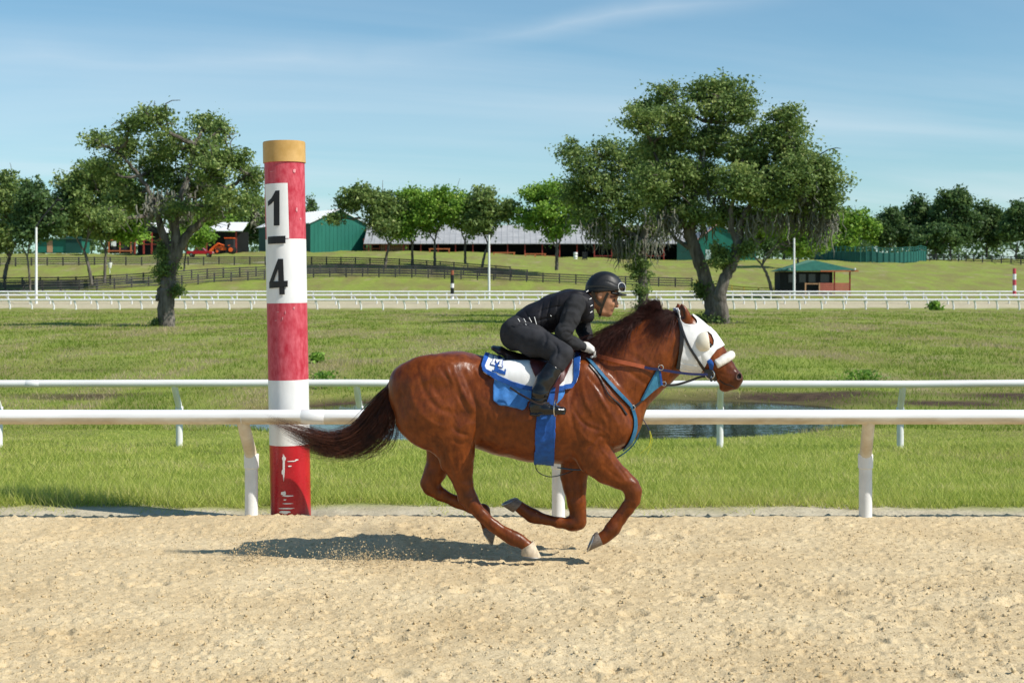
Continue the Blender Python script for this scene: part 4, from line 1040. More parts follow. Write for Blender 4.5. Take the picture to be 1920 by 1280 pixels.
ys = np.concatenate([np.linspace(-40, 11.0, 8), np.linspace(11.3, 36, 140), 36 * (150/36.)**np.linspace(.02, 1, 70), np.linspace(152, 345, 90), [360, 400, 500, 700, 1100, 2000, 6000]])
us = np.concatenate([-np.geomspace(1.0, 12, 14)[::-1], np.linspace(-.98, .98, 150), np.geomspace(1.0, 12, 14)])
YY, UU = np.meshgrid(ys, us, indexing='ij'); XX = UU * (3.0 + .46 * np.abs(YY)); XX[np.abs(UU) > 1] *= np.where(np.abs(YY) < 60, 3, 1)[np.abs(UU) > 1]
gx, gy = XX.ravel(), YY.ravel(); gzv = ground_z(gx, gy)
basin = ground_z(gx, gy, False) - np.interp(gy, KN_D, KN_M)
mudn = noise2(gx, gy, .6, 9)
mud = np.clip((-basin - .02 + .22 * mudn) * 7, 0, 1) * (gy < 45) * (gy > 18)
mud = np.maximum(mud, mudmask(gx, gy))
sandy = np.clip(1.2 - np.abs((gy - 170.5) / 9.2)**6, 0, 1) * .8                          # far track
sandy = np.maximum(sandy, np.clip((12.35 - gy + .5*noise2(gx, gy, 1.6, 4)) * 3, 0, 1) * .9)
lane = np.interp(gx, [-130, -60, -20, 20], [236, 240, 244, 246])
sandy = np.maximum(sandy, np.clip(1.3 - np.abs((gy - lane - 5) / 2.2), 0, 1) * (gx < -38) * .8)
sandy = np.maximum(sandy, np.clip(1.1 - np.abs((gy - 255) / 3), 0, 1) * (gx > 55) * np.clip(.4 + 2.5*noise2(gx, gy, .06, 3), 0, 1))
nx_ = len(us); ny_ = len(ys); k = (np.arange(ny_-1)[:, None] * nx_ + np.arange(nx_-1)[None, :]).ravel()
gf = np.stack([k, k+1, k+nx_+1, k+nx_], 1)
ground = obj('ground', mesh_of('ground', np.stack([gx, gy, gzv], 1), gf, True, np.where(mud > .05, mud, -sandy)), M_GRASS)
tag(ground, kind='structure')

# pond
mw = bpy.data.materials.new('pond_water'); mw.use_nodes = True
b = mw.node_tree.nodes['Principled BSDF']; b.inputs['Base Color'].default_value = (.012, .016, .014, 1); b.inputs['Roughness'].default_value = .04
b.inputs['Specular IOR Level'].default_value = .5; b.inputs['IOR'].default_value = 1.33
nz = mw.node_tree.nodes.new('ShaderNodeTexNoise'); nz.inputs['Scale'].default_value = 3.5; nz.inputs['Detail'].default_value = 3
mpn = mw.node_tree.nodes.new('ShaderNodeMapping'); mpn.inputs['Scale'].default_value = (.6, 1.6, 1); tcw = mw.node_tree.nodes.new('ShaderNodeTexCoord')
bpn = mw.node_tree.nodes.new('ShaderNodeBump'); bpn.inputs['Strength'].default_value = .22; bpn.inputs['Distance'].default_value = .03
for a_, b_ in ((tcw.outputs['Object'], mpn.inputs[0]), (mpn.outputs[0], nz.inputs['Vector']), (nz.outputs['Fac'], bpn.inputs['Height']), (bpn.outputs[0], b.inputs['Normal'])): mw.node_tree.links.new(a_, b_)
pond = obj('pond_water', mesh_of('pond', [(-11, 20.5, -.625), (13, 20.5, -.625), (13, 36, -.625), (-11, 36, -.625)], [(0, 1, 2, 3)]), mw); tag(pond, kind='structure')

# ---------------------------------------------------------------- near sand track: churned, clodded sand
ms = bpy.data.materials.new('track_sand'); ms.use_nodes = True
N, L = ms.node_tree.nodes, ms.node_tree.links; b = N['Principled BSDF']; b.inputs['Roughness'].default_value = .92; b.inputs['Specular IOR Level'].default_value = .12
g = N.new('ShaderNodeNewGeometry')
na = N.new('ShaderNodeTexNoise'); na.inputs['Scale'].default_value = 55; na.inputs['Detail'].default_value = 6; na.inputs['Roughness'].default_value = .7
nb = N.new('ShaderNodeTexNoise'); nb.inputs['Scale'].default_value = 1.1; nb.inputs['Detail'].default_value = 4
L.new(g.outputs['Position'], na.inputs['Vector']); L.new(g.outputs['Position'], nb.inputs['Vector'])
ra = N.new('ShaderNodeValToRGB'); e = ra.color_ramp.elements
e[0].position, e[0].color = .31, (.20, .125, .05, 1); e[1].position, e[1].color = .42, (.60, .475, .285, 1)
x_ = e.new(.72); x_.color = (.70, .585, .385, 1)
L.new(na.outputs['Fac'], ra.inputs[0])
rb = N.new('ShaderNodeValToRGB'); rb.color_ramp.elements[0].position, rb.color_ramp.elements[0].color = .3, (.84, .79, .72, 1); rb.color_ramp.elements[1].position, rb.color_ramp.elements[1].color = .7, (1, 1, 1, 1)
L.new(nb.outputs['Fac'], rb.inputs[0])
mu = N.new('ShaderNodeMix'); mu.data_type = 'RGBA'; mu.blend_type = 'MULTIPLY'; mu.inputs['Factor'].default_value = 1; L.new(ra.outputs[0], mu.inputs['A']); L.new(rb.outputs[0], mu.inputs['B'])
L.new(mu.outputs['Result'], b.inputs['Base Color'])
bp = N.new('ShaderNodeBump'); bp.inputs['Strength'].default_value = .75; bp.inputs['Distance'].default_value = .011
nc = N.new('ShaderNodeTexNoise'); nc.inputs['Scale'].default_value = 95; nc.inputs['Detail'].default_value = 5; L.new(g.outputs['Position'], nc.inputs['Vector'])
L.new(nc.outputs['Fac'], bp.inputs['Height']); L.new(bp.outputs[0], b.inputs['Normal'])
M_SAND = ms

# height raster with lumps and small pits
RX0, RY0, RH = -5.6, 5.4, .0105
RW, RD = int(11.2 / RH), int(6.4 / RH)
rxg, ryg = np.meshgrid(RX0 + RH*np.arange(RW), RY0 + RH*np.arange(RD), indexing='ij')
hgt = (.020 * noise2(rxg.ravel(), ryg.ravel(), 1.6, 31) + .016 * noise2(rxg.ravel(), ryg.ravel(), 5.0, 32) + .012 * noise2(rxg.ravel(), ryg.ravel(), 14, 33)).reshape(RW, RD)
rr_ = np.random.default_rng(77); NB = 70000
bxs, bys, brs = rr_.integers(8, RW-9, NB), rr_.integers(8, RD-9, NB), .006 + .014 * rr_.random(NB)**3.2
kk = np.arange(-4, 5) * RH; K2 = kk[:, None]**2 + kk[None, :]**2
for i in range(NB):
    h_ = np.sqrt(np.maximum(0, brs[i]**2 - K2)) * .85
    if i % 3 == 0: h_ = -h_ * 1.5
    a, c = bxs[i], bys[i]; s_ = hgt[a-4:a+5, c-4:c+5]; s_ += h_ - .25 * np.minimum(s_, .02) * (h_ > 0)
# harrow ridges along the track and old hoof prints
hgt += .0055 * np.sin(ryg * 2*np.pi/.13 + 1.5*np.sin(rxg*1.3) + 2*np.sin(rxg*.37)) * (.5 + noise2(rxg.ravel(), ryg.ravel(), .9, 35).reshape(RW, RD))
for i in range(110):
    hx, hy, hr = rr_.uniform(-4.6, 4.6), rr_.uniform(5.8, 10.9), rr_.uniform(.06, .10); a, c = int((hx - RX0)/RH), int((hy - RY0)/RH); k9 = int(.22/RH)
    a0, a1, c0, c1 = max(0, a-k9), min(RW, a+k9), max(0, c-k9), min(RD, c+k9); q9 = np.hypot(rxg[a0:a1, c0:c1] - hx, ryg[a0:a1, c0:c1] - hy) / hr
    hgt[a0:a1, c0:c1] += rr_.uniform(.4, 1.0) * (-.026 * np.exp(-q9**4) + .013 * np.exp(-((q9 - 1.35)/.38)**2))
# a low heap of sand thrown up round the marker's foot and along the rail
hgt += .045 * np.exp(-(((rxg + 2.02) / .55)**2 + ((ryg - 11.0) / .28)**2)) + .03 * np.clip((ryg - 10.7) / .5, 0, 1)
hgt += .022 * np.sin(rxg * 1.7 + 3 * np.sin(ryg)) * np.exp(-((ryg - 10.6) / .5)**2)
def sand_h(x, y):
    i = np.clip((x - RX0) / RH, 0, RW - 1.001); j = np.clip((y - RY0) / RH, 0, RD - 1.001); a, c = i.astype(int), j.astype(int); u, w = i - a, j - c
    return (hgt[a, c]*(1-u) + hgt[a+1, c]*u)*(1-w) + (hgt[a, c+1]*(1-u) + hgt[a+1, c+1]*u)*w
ysd = np.concatenate([[-40, -20, -8, 0, 3, 4.5, 5.4], np.linspace(5.8, 11.42, 410)])
xsd = np.linspace(-1, 1, 580)
hw_ = np.clip(.37 * ysd + 1.15, 2.0, 5.4)
SX = hw_[:, None] * xsd[None, :]; outer = np.array([7, 10, 16, 30, 60, 140.])
SX = np.concatenate([np.repeat(-outer[::-1][None], len(ysd), 0), SX, np.repeat(outer[None], len(ysd), 0)], 1); SY = np.repeat(ysd[:, None], SX.shape[1], 1)
edge = .10 * noise2(SX.ravel(), SY.ravel(), 2.0, 41).reshape(SX.shape) + .05 * noise2(SX.ravel(), SY.ravel(), 7.0, 42).reshape(SX.shape)
SY = SY + np.where(SY > 11, edge * (SY - 11) * 2, 0)
SZ = sand_h(SX.ravel(), SY.ravel()).reshape(SX.shape); SZ = np.where((np.abs(SX) > 5.5) | (SY < 5.5), 0, SZ); SZ = np.where(SY > 11.36, -.045, SZ)
nx_ = SX.shape[1]; k = (np.arange(len(ysd)-1)[:, None] * nx_ + np.arange(nx_-1)[None, :]).ravel()
track = obj('sand_track', mesh_of('sand_track', np.stack([SX.ravel(), SY.ravel(), SZ.ravel()], 1), np.stack([k, k+1, k+nx_+1, k+nx_], 1), True), M_SAND)
tag(track, kind='structure')

# loose clods
def clods(name, pts, rad, m, seed):
    bm = bmesh.new(); bmesh.ops.create_icosphere(bm, subdivisions=1, radius=1); bv = np.array([v.co[:] for v in bm.verts]); bf = np.array([[v.index for v in q.verts] for q in bm.faces]); bm.free()
    r = np.random.default_rng(seed); n = len(pts); sc = rad[:, None, None] * (1 + .16 * r.normal(0, 1, (n, len(bv), 1)).clip(-1.6, 1.6)) * r.uniform(.65, 1.3, (n, 1, 3))
    v = (pts[:, None, :] + bv[None] * sc).reshape(-1, 3); f = (bf[None] + (np.arange(n) * len(bv))[:, None, None]).reshape(-1, 3)
    o = obj(name, mesh_of(name, v, f), m); return o
r = np.random.default_rng(5); n = 13000
cy = 5.9 + 5.3 * r.random(n); cxx = r.uniform(-1, 1, n) * (.37*cy + 1.0); rad = .003 + .0085 * r.random(n)**3.6 * np.interp(cy, [6, 9, 11], [1.1, .8, .45])
o = clods('sand_clods', np.stack([cxx, cy, sand_h(cxx, cy) + rad*.35], 1), rad, M_SAND, 6); tag(o, 'loose clods of pale sand lying on the churned track', 'sand clods', kind='stuff')
# sand kicked up behind the hooves
n = 3200; t = r.random(n); c = np.where(t < .55, 0, np.where(t < .8, 1, 2))
cen = np.array([[-1.00, 9.50, .03], [-1.75, 9.60, .05], [-.62, 9.75, .08]]); sg = np.array([[.20, .10, .045], [.10, .09, .07], [.42, .18, .10]])
p = cen[c] + r.normal(0, 1, (n, 3)) * sg[c]; p[:, 2] = np.abs(p[:, 2]) + .01
o = clods('flying_sand', p, .0014 + .0042 * r.random(n)**4, M_SAND, 8); tag(o, 'spray of sand grains kicked up behind the galloping hooves', 'sand spray', kind='stuff')

# ---------------------------------------------------------------- grass
def blades(x, y, z, h, wdt, lean, seed, segs=2):
    """curved tapering blades; returns verts, faces (tris)"""
    r = np.random.default_rng(seed); n = len(x); a = r.uniform(0, 2*np.pi, n); la = r.uniform(0, 2*np.pi, n)
    ax, ay = np.cos(a), np.sin(a); lx, ly = np.cos(la) * lean * h, np.sin(la) * lean * h
    p0 = np.stack([x, y, z], 1); w = np.stack([ax*wdt, ay*wdt, np.zeros(n)], 1) / 2
    tip = p0 + np.stack([lx, ly, h], 1)
    v = np.stack([p0 - w, p0 + w, tip], 1).reshape(-1, 3)
    return v, np.arange(n * 3).reshape(-1, 3), np.repeat(r.random(n), 3)
def blade_mat(name, stops, trans=.35):
    m = bpy.data.materials.new(name); m.use_nodes = True; N, L = m.node_tree.nodes, m.node_tree.links; b = N['Principled BSDF']
    a = N.new('ShaderNodeAttribute'); a.attribute_name = 'tint'; rp = N.new('ShaderNodeValToRGB'); e = rp.color_ramp.elements
    while len(e) < len(stops): e.new(.5)
    for i, (p, c) in enumerate(stops): e[i].position = p; e[i].color = (*c, 1)
    g = N.new('ShaderNodeNewGeometry'); n = N.new('ShaderNodeTexNoise'); n.inputs['Scale'].default_value = .7; n.inputs['Detail'].default_value = 4; L.new(g.outputs['Position'], n.inputs['Vector'])
    ad = N.new('ShaderNodeMath'); ad.operation = 'MULTIPLY_ADD'; L.new(n.outputs['Fac'], ad.inputs[0]); ad.inputs[1].default_value = 1.1; ad.inputs[2].default_value = -.55
    a2 = N.new('ShaderNodeMath'); a2.operation = 'ADD'; L.new(ad.outputs[0], a2.inputs[0]); L.new(a.outputs['Fac'], a2.inputs[1]); L.new(a2.outputs[0], rp.inputs[0])
    L.new(rp.outputs[0], b.inputs['Base Color']); b.inputs['Roughness'].default_value = .55; b.inputs['Specular IOR Level'].default_value = .25
    tr = N.new('ShaderNodeBsdfTranslucent'); L.new(rp.outputs[0], tr.inputs['Color']); mxs = N.new('ShaderNodeMixShader'); mxs.inputs[0].default_value = trans
    L.new(b.outputs[0], mxs.inputs[1]); L.new(tr.outputs[0], mxs.inputs[2]); L.new(mxs.outputs[0], N['Material Output'].inputs['Surface']); return m
M_BLADE = blade_mat('verge_grass_blades', [(.0, (.24, .33, .045)), (.45, (.46, .53, .105)), (.8, (.60, .61, .17)), (1.0, (.66, .57, .28))], .5)
M_TUFT = blade_mat('meadow_grass_blades', [(.0, (.185, .265, .034)), (.4, (.29, .365, .058)), (.75, (.40, .41, .105)), (1.0, (.52, .42, .25))], .5)
r = np.random.default_rng(51)
n = 250000; yy = 12.05 + 12.5 * r.random(n)**1.35; xx = r.uniform(-1, 1, n) * (.38*yy + 1.6)
ed = 12.25 + .5 * noise2(xx, yy, .9, 60) + .25 * noise2(xx, yy, 4.0, 61)
keep = (yy > ed) & (r.random(n) > mudmask(xx, yy)) & (ground_z(xx, yy, False) - np.interp(yy, KN_D, KN_M) > -.09 + .05*r.random(n)); xx, yy = xx[keep], yy[keep]; n = len(xx)
tall = .045 + .04 * noise2(xx, yy, .8, 62) + .055 * r.random(n)**2 + .05 * np.clip(1 - (yy - 12.3) / 1.0, 0, 1) * (noise2(xx, yy, 2.2, 63) + .5) + .12 * np.clip(1 - ((xx + 3.9)/1.1)**2, 0, 1) * np.clip(1 - (yy - 12.3)/1.3, 0, 1) * r.random(n)
tall = tall * np.interp(yy, [12, 19, 22, 25], [1, 1, .6, .45])
v, f, t = blades(xx, yy, ground_z(xx, yy) - .01, np.maximum(tall, .03), .0085 * (.6 + .6*r.random(n)) * (yy / 12.), .95 * (.3 + r.random(n)), 52)
o = obj('verge_grass', mesh_of('verge_grass', v, f, False, t * .8 + .1), M_BLADE); tag(o, 'bright green mown grass between the two white rails', 'grass', kind='stuff')
# sparse sprigs creeping over the sandy margin
n = 5000; yy = 11.75 + .75 * r.random(n)**.6; xx = r.uniform(-1, 1, n) * 5.4; k_ = noise2(xx, yy, 2.4, 64) > .06; xx, yy = xx[k_], yy[k_]; n = len(xx)
v, f, t = blades(xx, yy, ground_z(xx, yy) - .004, .02 + .04*r.random(n), .006 + 0*xx, 1.3 + 0*xx, 53)
o = obj('margin_sprigs', mesh_of('margin_sprigs', v, f, False, t * .6 + .45), M_BLADE); tag(o, 'thin grass sprigs on the pale sandy strip by the near rail', 'grass', kind='stuff')
# infield meadow tufts, thinning with distance
n = 190000; yy = 24 * (146/24.) ** (r.random(n)**1.15); xx = r.uniform(-1, 1, n) * (.395*yy + 2.4)
b_ = ground_z(xx, yy, False) - np.interp(yy, KN_D, KN_M); keep = (b_ > -.06 - .1*r.random(n)) | (yy > 40); bare = mudmask(xx, yy)
keep &= r.random(n) > bare * .93; xx, yy = xx[keep], yy[keep]; n = len(xx)
hh = (.06 + .12 * np.clip(noise2(xx, yy*.3, .9, 66) + .25, 0, 1) + .06 * r.random(n)) * np.interp(yy, [24, 60, 120, 150], [.8, .95, 1.1, .7])
v, f, t = blades(xx, yy, ground_z(xx, yy) - .02, hh, .014 * yy / 24. * (.7 + .6*r.random(n)) + .005, .7 * (.3 + r.random(n)), 54)
dryp = np.repeat(np.clip((noise2(xx, yy*.22, .45, 67) + .7*noise2(xx, yy*.3, 1.3, 68)) * 1.9, -.5, .65), 3)
o = obj('infield_grass', mesh_of('infield_grass', v, f, False, np.clip(t * .7 + .1 + dryp, 0, 1.2)), M_TUFT); tag(o, 'rough meadow grass of the infield beyond the pond', 'grass', kind='stuff')

# thin dust hanging where the hind hooves struck
bm = bmesh.new(); bmesh.ops.create_icosphere(bm, subdivisions=3, radius=1.0); me = bpy.data.meshes.new('dust'); bm.to_mesh(me); bm.free()
me.transform(Matrix.Translation((-1.02, 9.85, .17)) @ Matrix.Diagonal((.95, .40, .19, 1)))
md = bpy.data.materials.new('dust_air'); md.use_nodes = True; N, L = md.node_tree.nodes, md.node_tree.links; N.remove(N['Principled BSDF'])
pv = N.new('ShaderNodeVolumePrincipled'); pv.inputs['Color'].default_value = (.86, .74, .55, 1); g = N.new('ShaderNodeTexCoord'); nn = N.new('ShaderNodeTexNoise'); nn.inputs['Scale'].default_value = 3.2; nn.inputs['Detail'].default_value = 4
L.new(g.outputs['Object'], nn.inputs['Vector']); rr = N.new('ShaderNodeMapRange'); rr.inputs['From Min'].default_value = .46; rr.inputs['From Max'].default_value = .75; rr.inputs['To Max'].default_value = 1.1
L.new(nn.outputs['Fac'], rr.inputs['Value']); gr = N.new('ShaderNodeTexGradient'); gr.gradient_type = 'SPHERICAL'; mp = N.new('ShaderNodeMapping'); mp.vector_type = 'TEXTURE'
mp.inputs['Location'].default_value = (-1.02, 9.85, .17); mp.inputs['Scale'].default_value = (.95, .40, .19); L.new(g.outputs['Object'], mp.inputs[0]); L.new(mp.outputs[0], gr.inputs[0])
mu = N.new('ShaderNodeMath'); mu.operation = 'MULTIPLY'; L.new(rr.outputs[0], mu.inputs[0]); L.new(gr.outputs['Fac'], mu.inputs[1]); m2 = N.new('ShaderNodeMath'); m2.operation = 'MULTIPLY'; L.new(mu.outputs[0], m2.inputs[0]); m2.inputs[1].default_value = 3.5
L.new(m2.outputs[0], pv.inputs['Density']); L.new(pv.outputs[0], N['Material Output'].inputs['Volume'])
o = obj('dust_puff', me, md); tag(o, 'faint puff of pale dust behind the hind hooves', 'dust', kind='stuff')
# ---------------------------------------------------------------- white running rails
M_PVC = mat('white_rail_paint', (.76, .755, .73), rough=.45, var=.09, scale=4, col2=(.81, .81, .80), spec=.35, bump=.15, bscale=30, stretch=(.3, 1, 1), crs=.2)
M_PVCD = mat('sand_tan_white', (.60, .47, .29), rough=.7, var=.2, scale=5, col2=(.76, .70, .58), spec=.25, stretch=(.4, 1, 1))
def rail_post_mesh(h, ovx, ovy, r, name):
    """gooseneck: upright pipe with collar, bending over towards the rail it carries"""
    e = h * .56
    up = MB().tube([(0, 0, -.12), (0, 0, e)], r, 16).mesh(name + '_upright', True)
    neck = MB().tube(spline([(0, 0, e - .01), (ovx*.10, ovy*.10, e + .07), (ovx*.52, ovy*.52, e + .20), (ovx*.93, ovy*.93, h - .035), (ovx, ovy, h)], 14), r * .93, 16).mesh(name + '_neck', True)
    col = MB().tube([(0, 0, e - .055), (0, 0, e - .05), (0, 0, e + .055), (0, 0, e + .06)], [r*1.01, r*1.14, r*1.14, r*1.01], 16).mesh(name + '_collar', True)
    for me in (up, neck, col): me.set_sharp_from_angle(angle=math.radians(50)); me.materials.append(M_PVC)
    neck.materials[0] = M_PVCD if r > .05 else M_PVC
    return up, neck, col
def rail(name, label, x0, x1, spacing, phase, yf, zf, h, ovx, ovy, r_post, r_rail, group=None, section=3):
    t = thing(name, label, 'rail', group, loc=(0, yf(0), 0))
    Y0 = yf(0); up, neck, col = rail_post_mesh(h, ovx, ovy, r_post, name)
    if r_post >= .06:                                        # far away: upright and neck in one piece
        e = h * .45; up = MB().tube(spline([(0, 0, -.3), (0, 0, e*.6), (ovx*.06, ovy*.06, e), (ovx*.5, ovy*.5, h*.82), (ovx, ovy, h)], 12), r_post, 8).mesh(name + '_far_post', True); up.materials.append(M_PVC)
    xs = np.arange(phase, x1, spacing); xs = np.concatenate([np.arange(phase - spacing, x0, -spacing)[::-1], xs])
    for x in xs:
        y, z = yf(x), zf(x)
        p = obj('post', up, None, t); p.location = (x, y - Y0, z)
        if r_post < .06: obj('neck', neck, None, p); obj('collar', col, None, p)
    i = 0; joint = MB().tube([(-.09, 0, 0), (-.088, 0, 0), (.088, 0, 0), (.09, 0, 0)], [r_rail*1.0, r_rail*1.03, r_rail*1.03, r_rail*1.0], 20).mesh('coupling', True); joint.materials.append(M_PVC)
    while i < len(xs) - 1:
        j = min(i + section, len(xs) - 1); pts = []
        for k in range(i, j + 1): pts.append((xs[k] + ovx, yf(xs[k]) - Y0 + ovy, zf(xs[k]) + h))
        o = MB().tube(pts, r_rail, 20).build('rail_tube', M_PVC, t, True)
        if r_rail < .06:
            q = obj('coupling', joint, None, t); q.location = (pts[0][0] + .55, pts[0][1], pts[0][2])
        if r_rail < .06 and r_rail > .052:                   # tan underside of the near rail, light bounced off sand put into its colour
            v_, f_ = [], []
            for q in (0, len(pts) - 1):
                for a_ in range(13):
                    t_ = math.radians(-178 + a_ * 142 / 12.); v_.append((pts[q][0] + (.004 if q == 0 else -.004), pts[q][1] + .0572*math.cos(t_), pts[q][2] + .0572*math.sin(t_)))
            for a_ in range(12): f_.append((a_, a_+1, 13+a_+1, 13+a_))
            obj('bounce_tan_underside', mesh_of('bounce_tan_strip', v_, f_, True), M_PVCD, o)
        i = j
    return t
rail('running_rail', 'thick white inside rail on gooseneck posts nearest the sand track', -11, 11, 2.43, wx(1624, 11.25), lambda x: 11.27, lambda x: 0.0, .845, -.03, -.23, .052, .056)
rail('running_rail', 'white gooseneck rail across the grass in front of the pond', -16, 16, 2.43, wx(1350, 19.2), lambda x: 19.2, lambda x: gz(x, 19.2), .87, -.02, -.22, .046, .05)
def fit(d, ytop, h):                                        # rail foot height from where its top shows
    return wz(ytop, d) - h
gA = 'rails of the far training track'
rail('running_rail', 'nearest and lowest white rail of the far track', -72, 72, 2.45, 0.3, lambda x: 159, lambda x: -.13, 1.10, -.25, -.12, .10, .115, gA, 4)
rail('running_rail', 'middle white rail of the far track on curved gooseneck posts', -80, 80, 2.45, .9, lambda x: 171, lambda x: .38, 1.10, -.50, -.10, .10, .115, gA, 4)
rail('running_rail', 'topmost white rail of the far track on straight posts', -88, 88, 2.45, 1.4, lambda x: 183, lambda x: .82, 1.06, .0, -.03, .10, .115, gA, 4)

# ---------------------------------------------------------------- distance marker pole
M_RED = mat('faded_red_paint', (.47, .022, .045), rough=.5, var=.10, scale=26, col2=(.60, .115, .145), spec=.3, bump=.3, bscale=60, stretch=(1, 1, .45), crs=.2)
M_REDB = mat('fresh_red_paint', (.42, .010, .018), rough=.28, var=.15, scale=6, spec=.45)
M_CAP = mat('mustard_cap', (.52, .30, .07), rough=.5, var=.15, scale=6, col2=(.60, .37, .13))
M_PWHITE = mat('pole_white_paint', (.76, .76, .745), rough=.4, var=.07, scale=9, stretch=(1, 1, .4), bump=.2, bscale=30)
M_BLACK = mat('black_vinyl', (.008, .008, .010), rough=.4, var=.2)
DP = 11.46
pole = thing('distance_marker_pole', 'tall red and white quarter pole numbered 1 over 4 with mustard cap', 'pole', loc=(wx(545.5, DP), DP, 0))
pole.rotation_euler = (0, -math.radians(1.05), 0)
RP = 37.5 * DP / FPX
def pz(py): return (wz(py, DP))
def band(name, y0, y1, m, rr=RP, par=None, n=48):
    o = MB().tube([(0, 0, pz(y1)), (0, 0, pz(y0))], rr, n).build(name, m, par or pole, True); return o
o = band('cap', 268, 306, M_CAP, RP*1.055); band('rim', 266.5, 270, M_CAP, RP*1.03, o)
band('red_band', 304, 449, M_RED); band('white_band', 449, 568, M_PWHITE, RP*1.004); band('red_band', 568, 711, M_RED)
wb = band('white_band', 711, 832, M_PWHITE, RP*1.004); rb_ = band('red_band', 832, 974, M_REDB); band('foot', 974, 1000, M_PWHITE, RP*.93)
def on_pole(name, polys, m, lift, par=None):
    """flat lettering wrapped round the pole; outline in photo px about the pole's axis"""
    bm = bmesh.new()
    for P in polys:
        vs = [bm.verts.new((p[0], 0, p[1])) for p in P]; bm.faces.new(vs)
    bmesh.ops.triangulate(bm, faces=bm.faces[:])
    for q in np.arange(-36, 37, 2.0): bmesh.ops.bisect_plane(bm, geom=bm.verts[:] + bm.edges[:] + bm.faces[:], plane_co=(q, 0, 0), plane_no=(1, 0, 0))
    R_ = RP + lift
    for v in bm.verts:
        s_ = max(-.995, min(.995, v.co.x / 37.5)); a = math.asin(s_); zz_ = v.co.z
        v.co = (R_ * math.sin(a), -R_ * math.cos(a), pz(zz_))
    bmesh.ops.recalc_face_normals(bm, faces=bm.faces[:])
    me = bpy.data.meshes.new(name); bm.to_mesh(me); bm.free(); o = obj(name, me, m, par or pole)
    sm = o.modifiers.new('thickness', 'SOLIDIFY'); sm.thickness = .0016; sm.offset = 0; return o
def axis_x(y): return 533 + (y - 300) * .0185
def rel(P): return [(x - axis_x(y), y) for x, y in P]
plate = on_pole('number_plate', [rel([(501.5, 346.5), (544.5, 346), (547.5, 448), (505, 449)])], M_PWHITE, .005)
on_pole('numeral_one', [rel([(523, 360), (530.5, 359.5), (530.5, 424.5), (520, 424.5), (520, 379), (515, 384), (508.5, 387.5), (508.5, 379), (515, 374), (520, 366)])], M_BLACK, .009)
on_pole('fraction_bar', [rel([(508, 444.5), (541, 443.5), (541, 457.5), (508.5, 458)])], M_BLACK, .009)
on_pole('numeral_four', [rel([(529, 486), (538, 486), (539.5, 528), (545, 528), (545, 538), (540, 538.5), (540, 551.5), (530.5, 552), (530.5, 540), (511, 540.5), (511, 529)][:0] or
        [(528, 486), (537, 486), (538.5, 527), (528.5, 527)]), rel([(511, 530), (528, 486), (529.5, 500), (519, 528)]), rel([(511, 528), (545, 526.5), (545, 538), (511, 540)]), rel([(530, 537), (539.5, 537), (540, 552), (530.5, 552)])], M_BLACK, .009)
r = random.Random(4)                                      # flaked white paint showing on the lowest red band
def blob(cx_, cy_, rx, ry): return [(cx_ + rx*math.cos(t)*(1 + r.uniform(-.25, .25)), cy_ + ry*math.sin(t)*(1 + r.uniform(-.25, .25))) for t in [2*math.pi*k/12 for k in range(12)]]
fl = [blob(538, 870, 2.2, 24), blob(538.5, 855, 3, 5), blob(537, 880, 3, 6), blob(538, 919, 5, 4), blob(545, 924, 10, 1.3), blob(540, 931, 3, 1.2), blob(543, 947, 14, 1.1), blob(540, 954, 9, 3), blob(535, 962, 12, 1.1), blob(552, 860, 8, .9), blob(561, 858, 3, 1), blob(549, 869, 3, 1.3), blob(545, 938, 9, .8), blob(528, 967, 8, 2), blob(556, 968, 14, 2.2)]
on_pole('flaked_paint', [rel(b_) for b_ in fl[:1]], M_PWHITE, .0035)
for b_ in fl[1:]: on_pole('flaked_paint', [rel(b_)], M_PWHITE, .0035)
for (x_, y_, a_, c_) in ((556, 323, 3, 5), (523, 600, 3, 1), (541, 585, 1, 4), (527, 584, 3, 1.4), (560, 395, 2, 6), (566, 412, 1.5, 3), (515, 324, 6, .7), (556, 577, 2, 3), (536, 596, 1.4, 4)):
    on_pole('scuff', [rel(blob(x_, y_, a_*.7, c_*.7))], mat('pink_scuff', (.62, .25, .27), rough=.6), .0035)
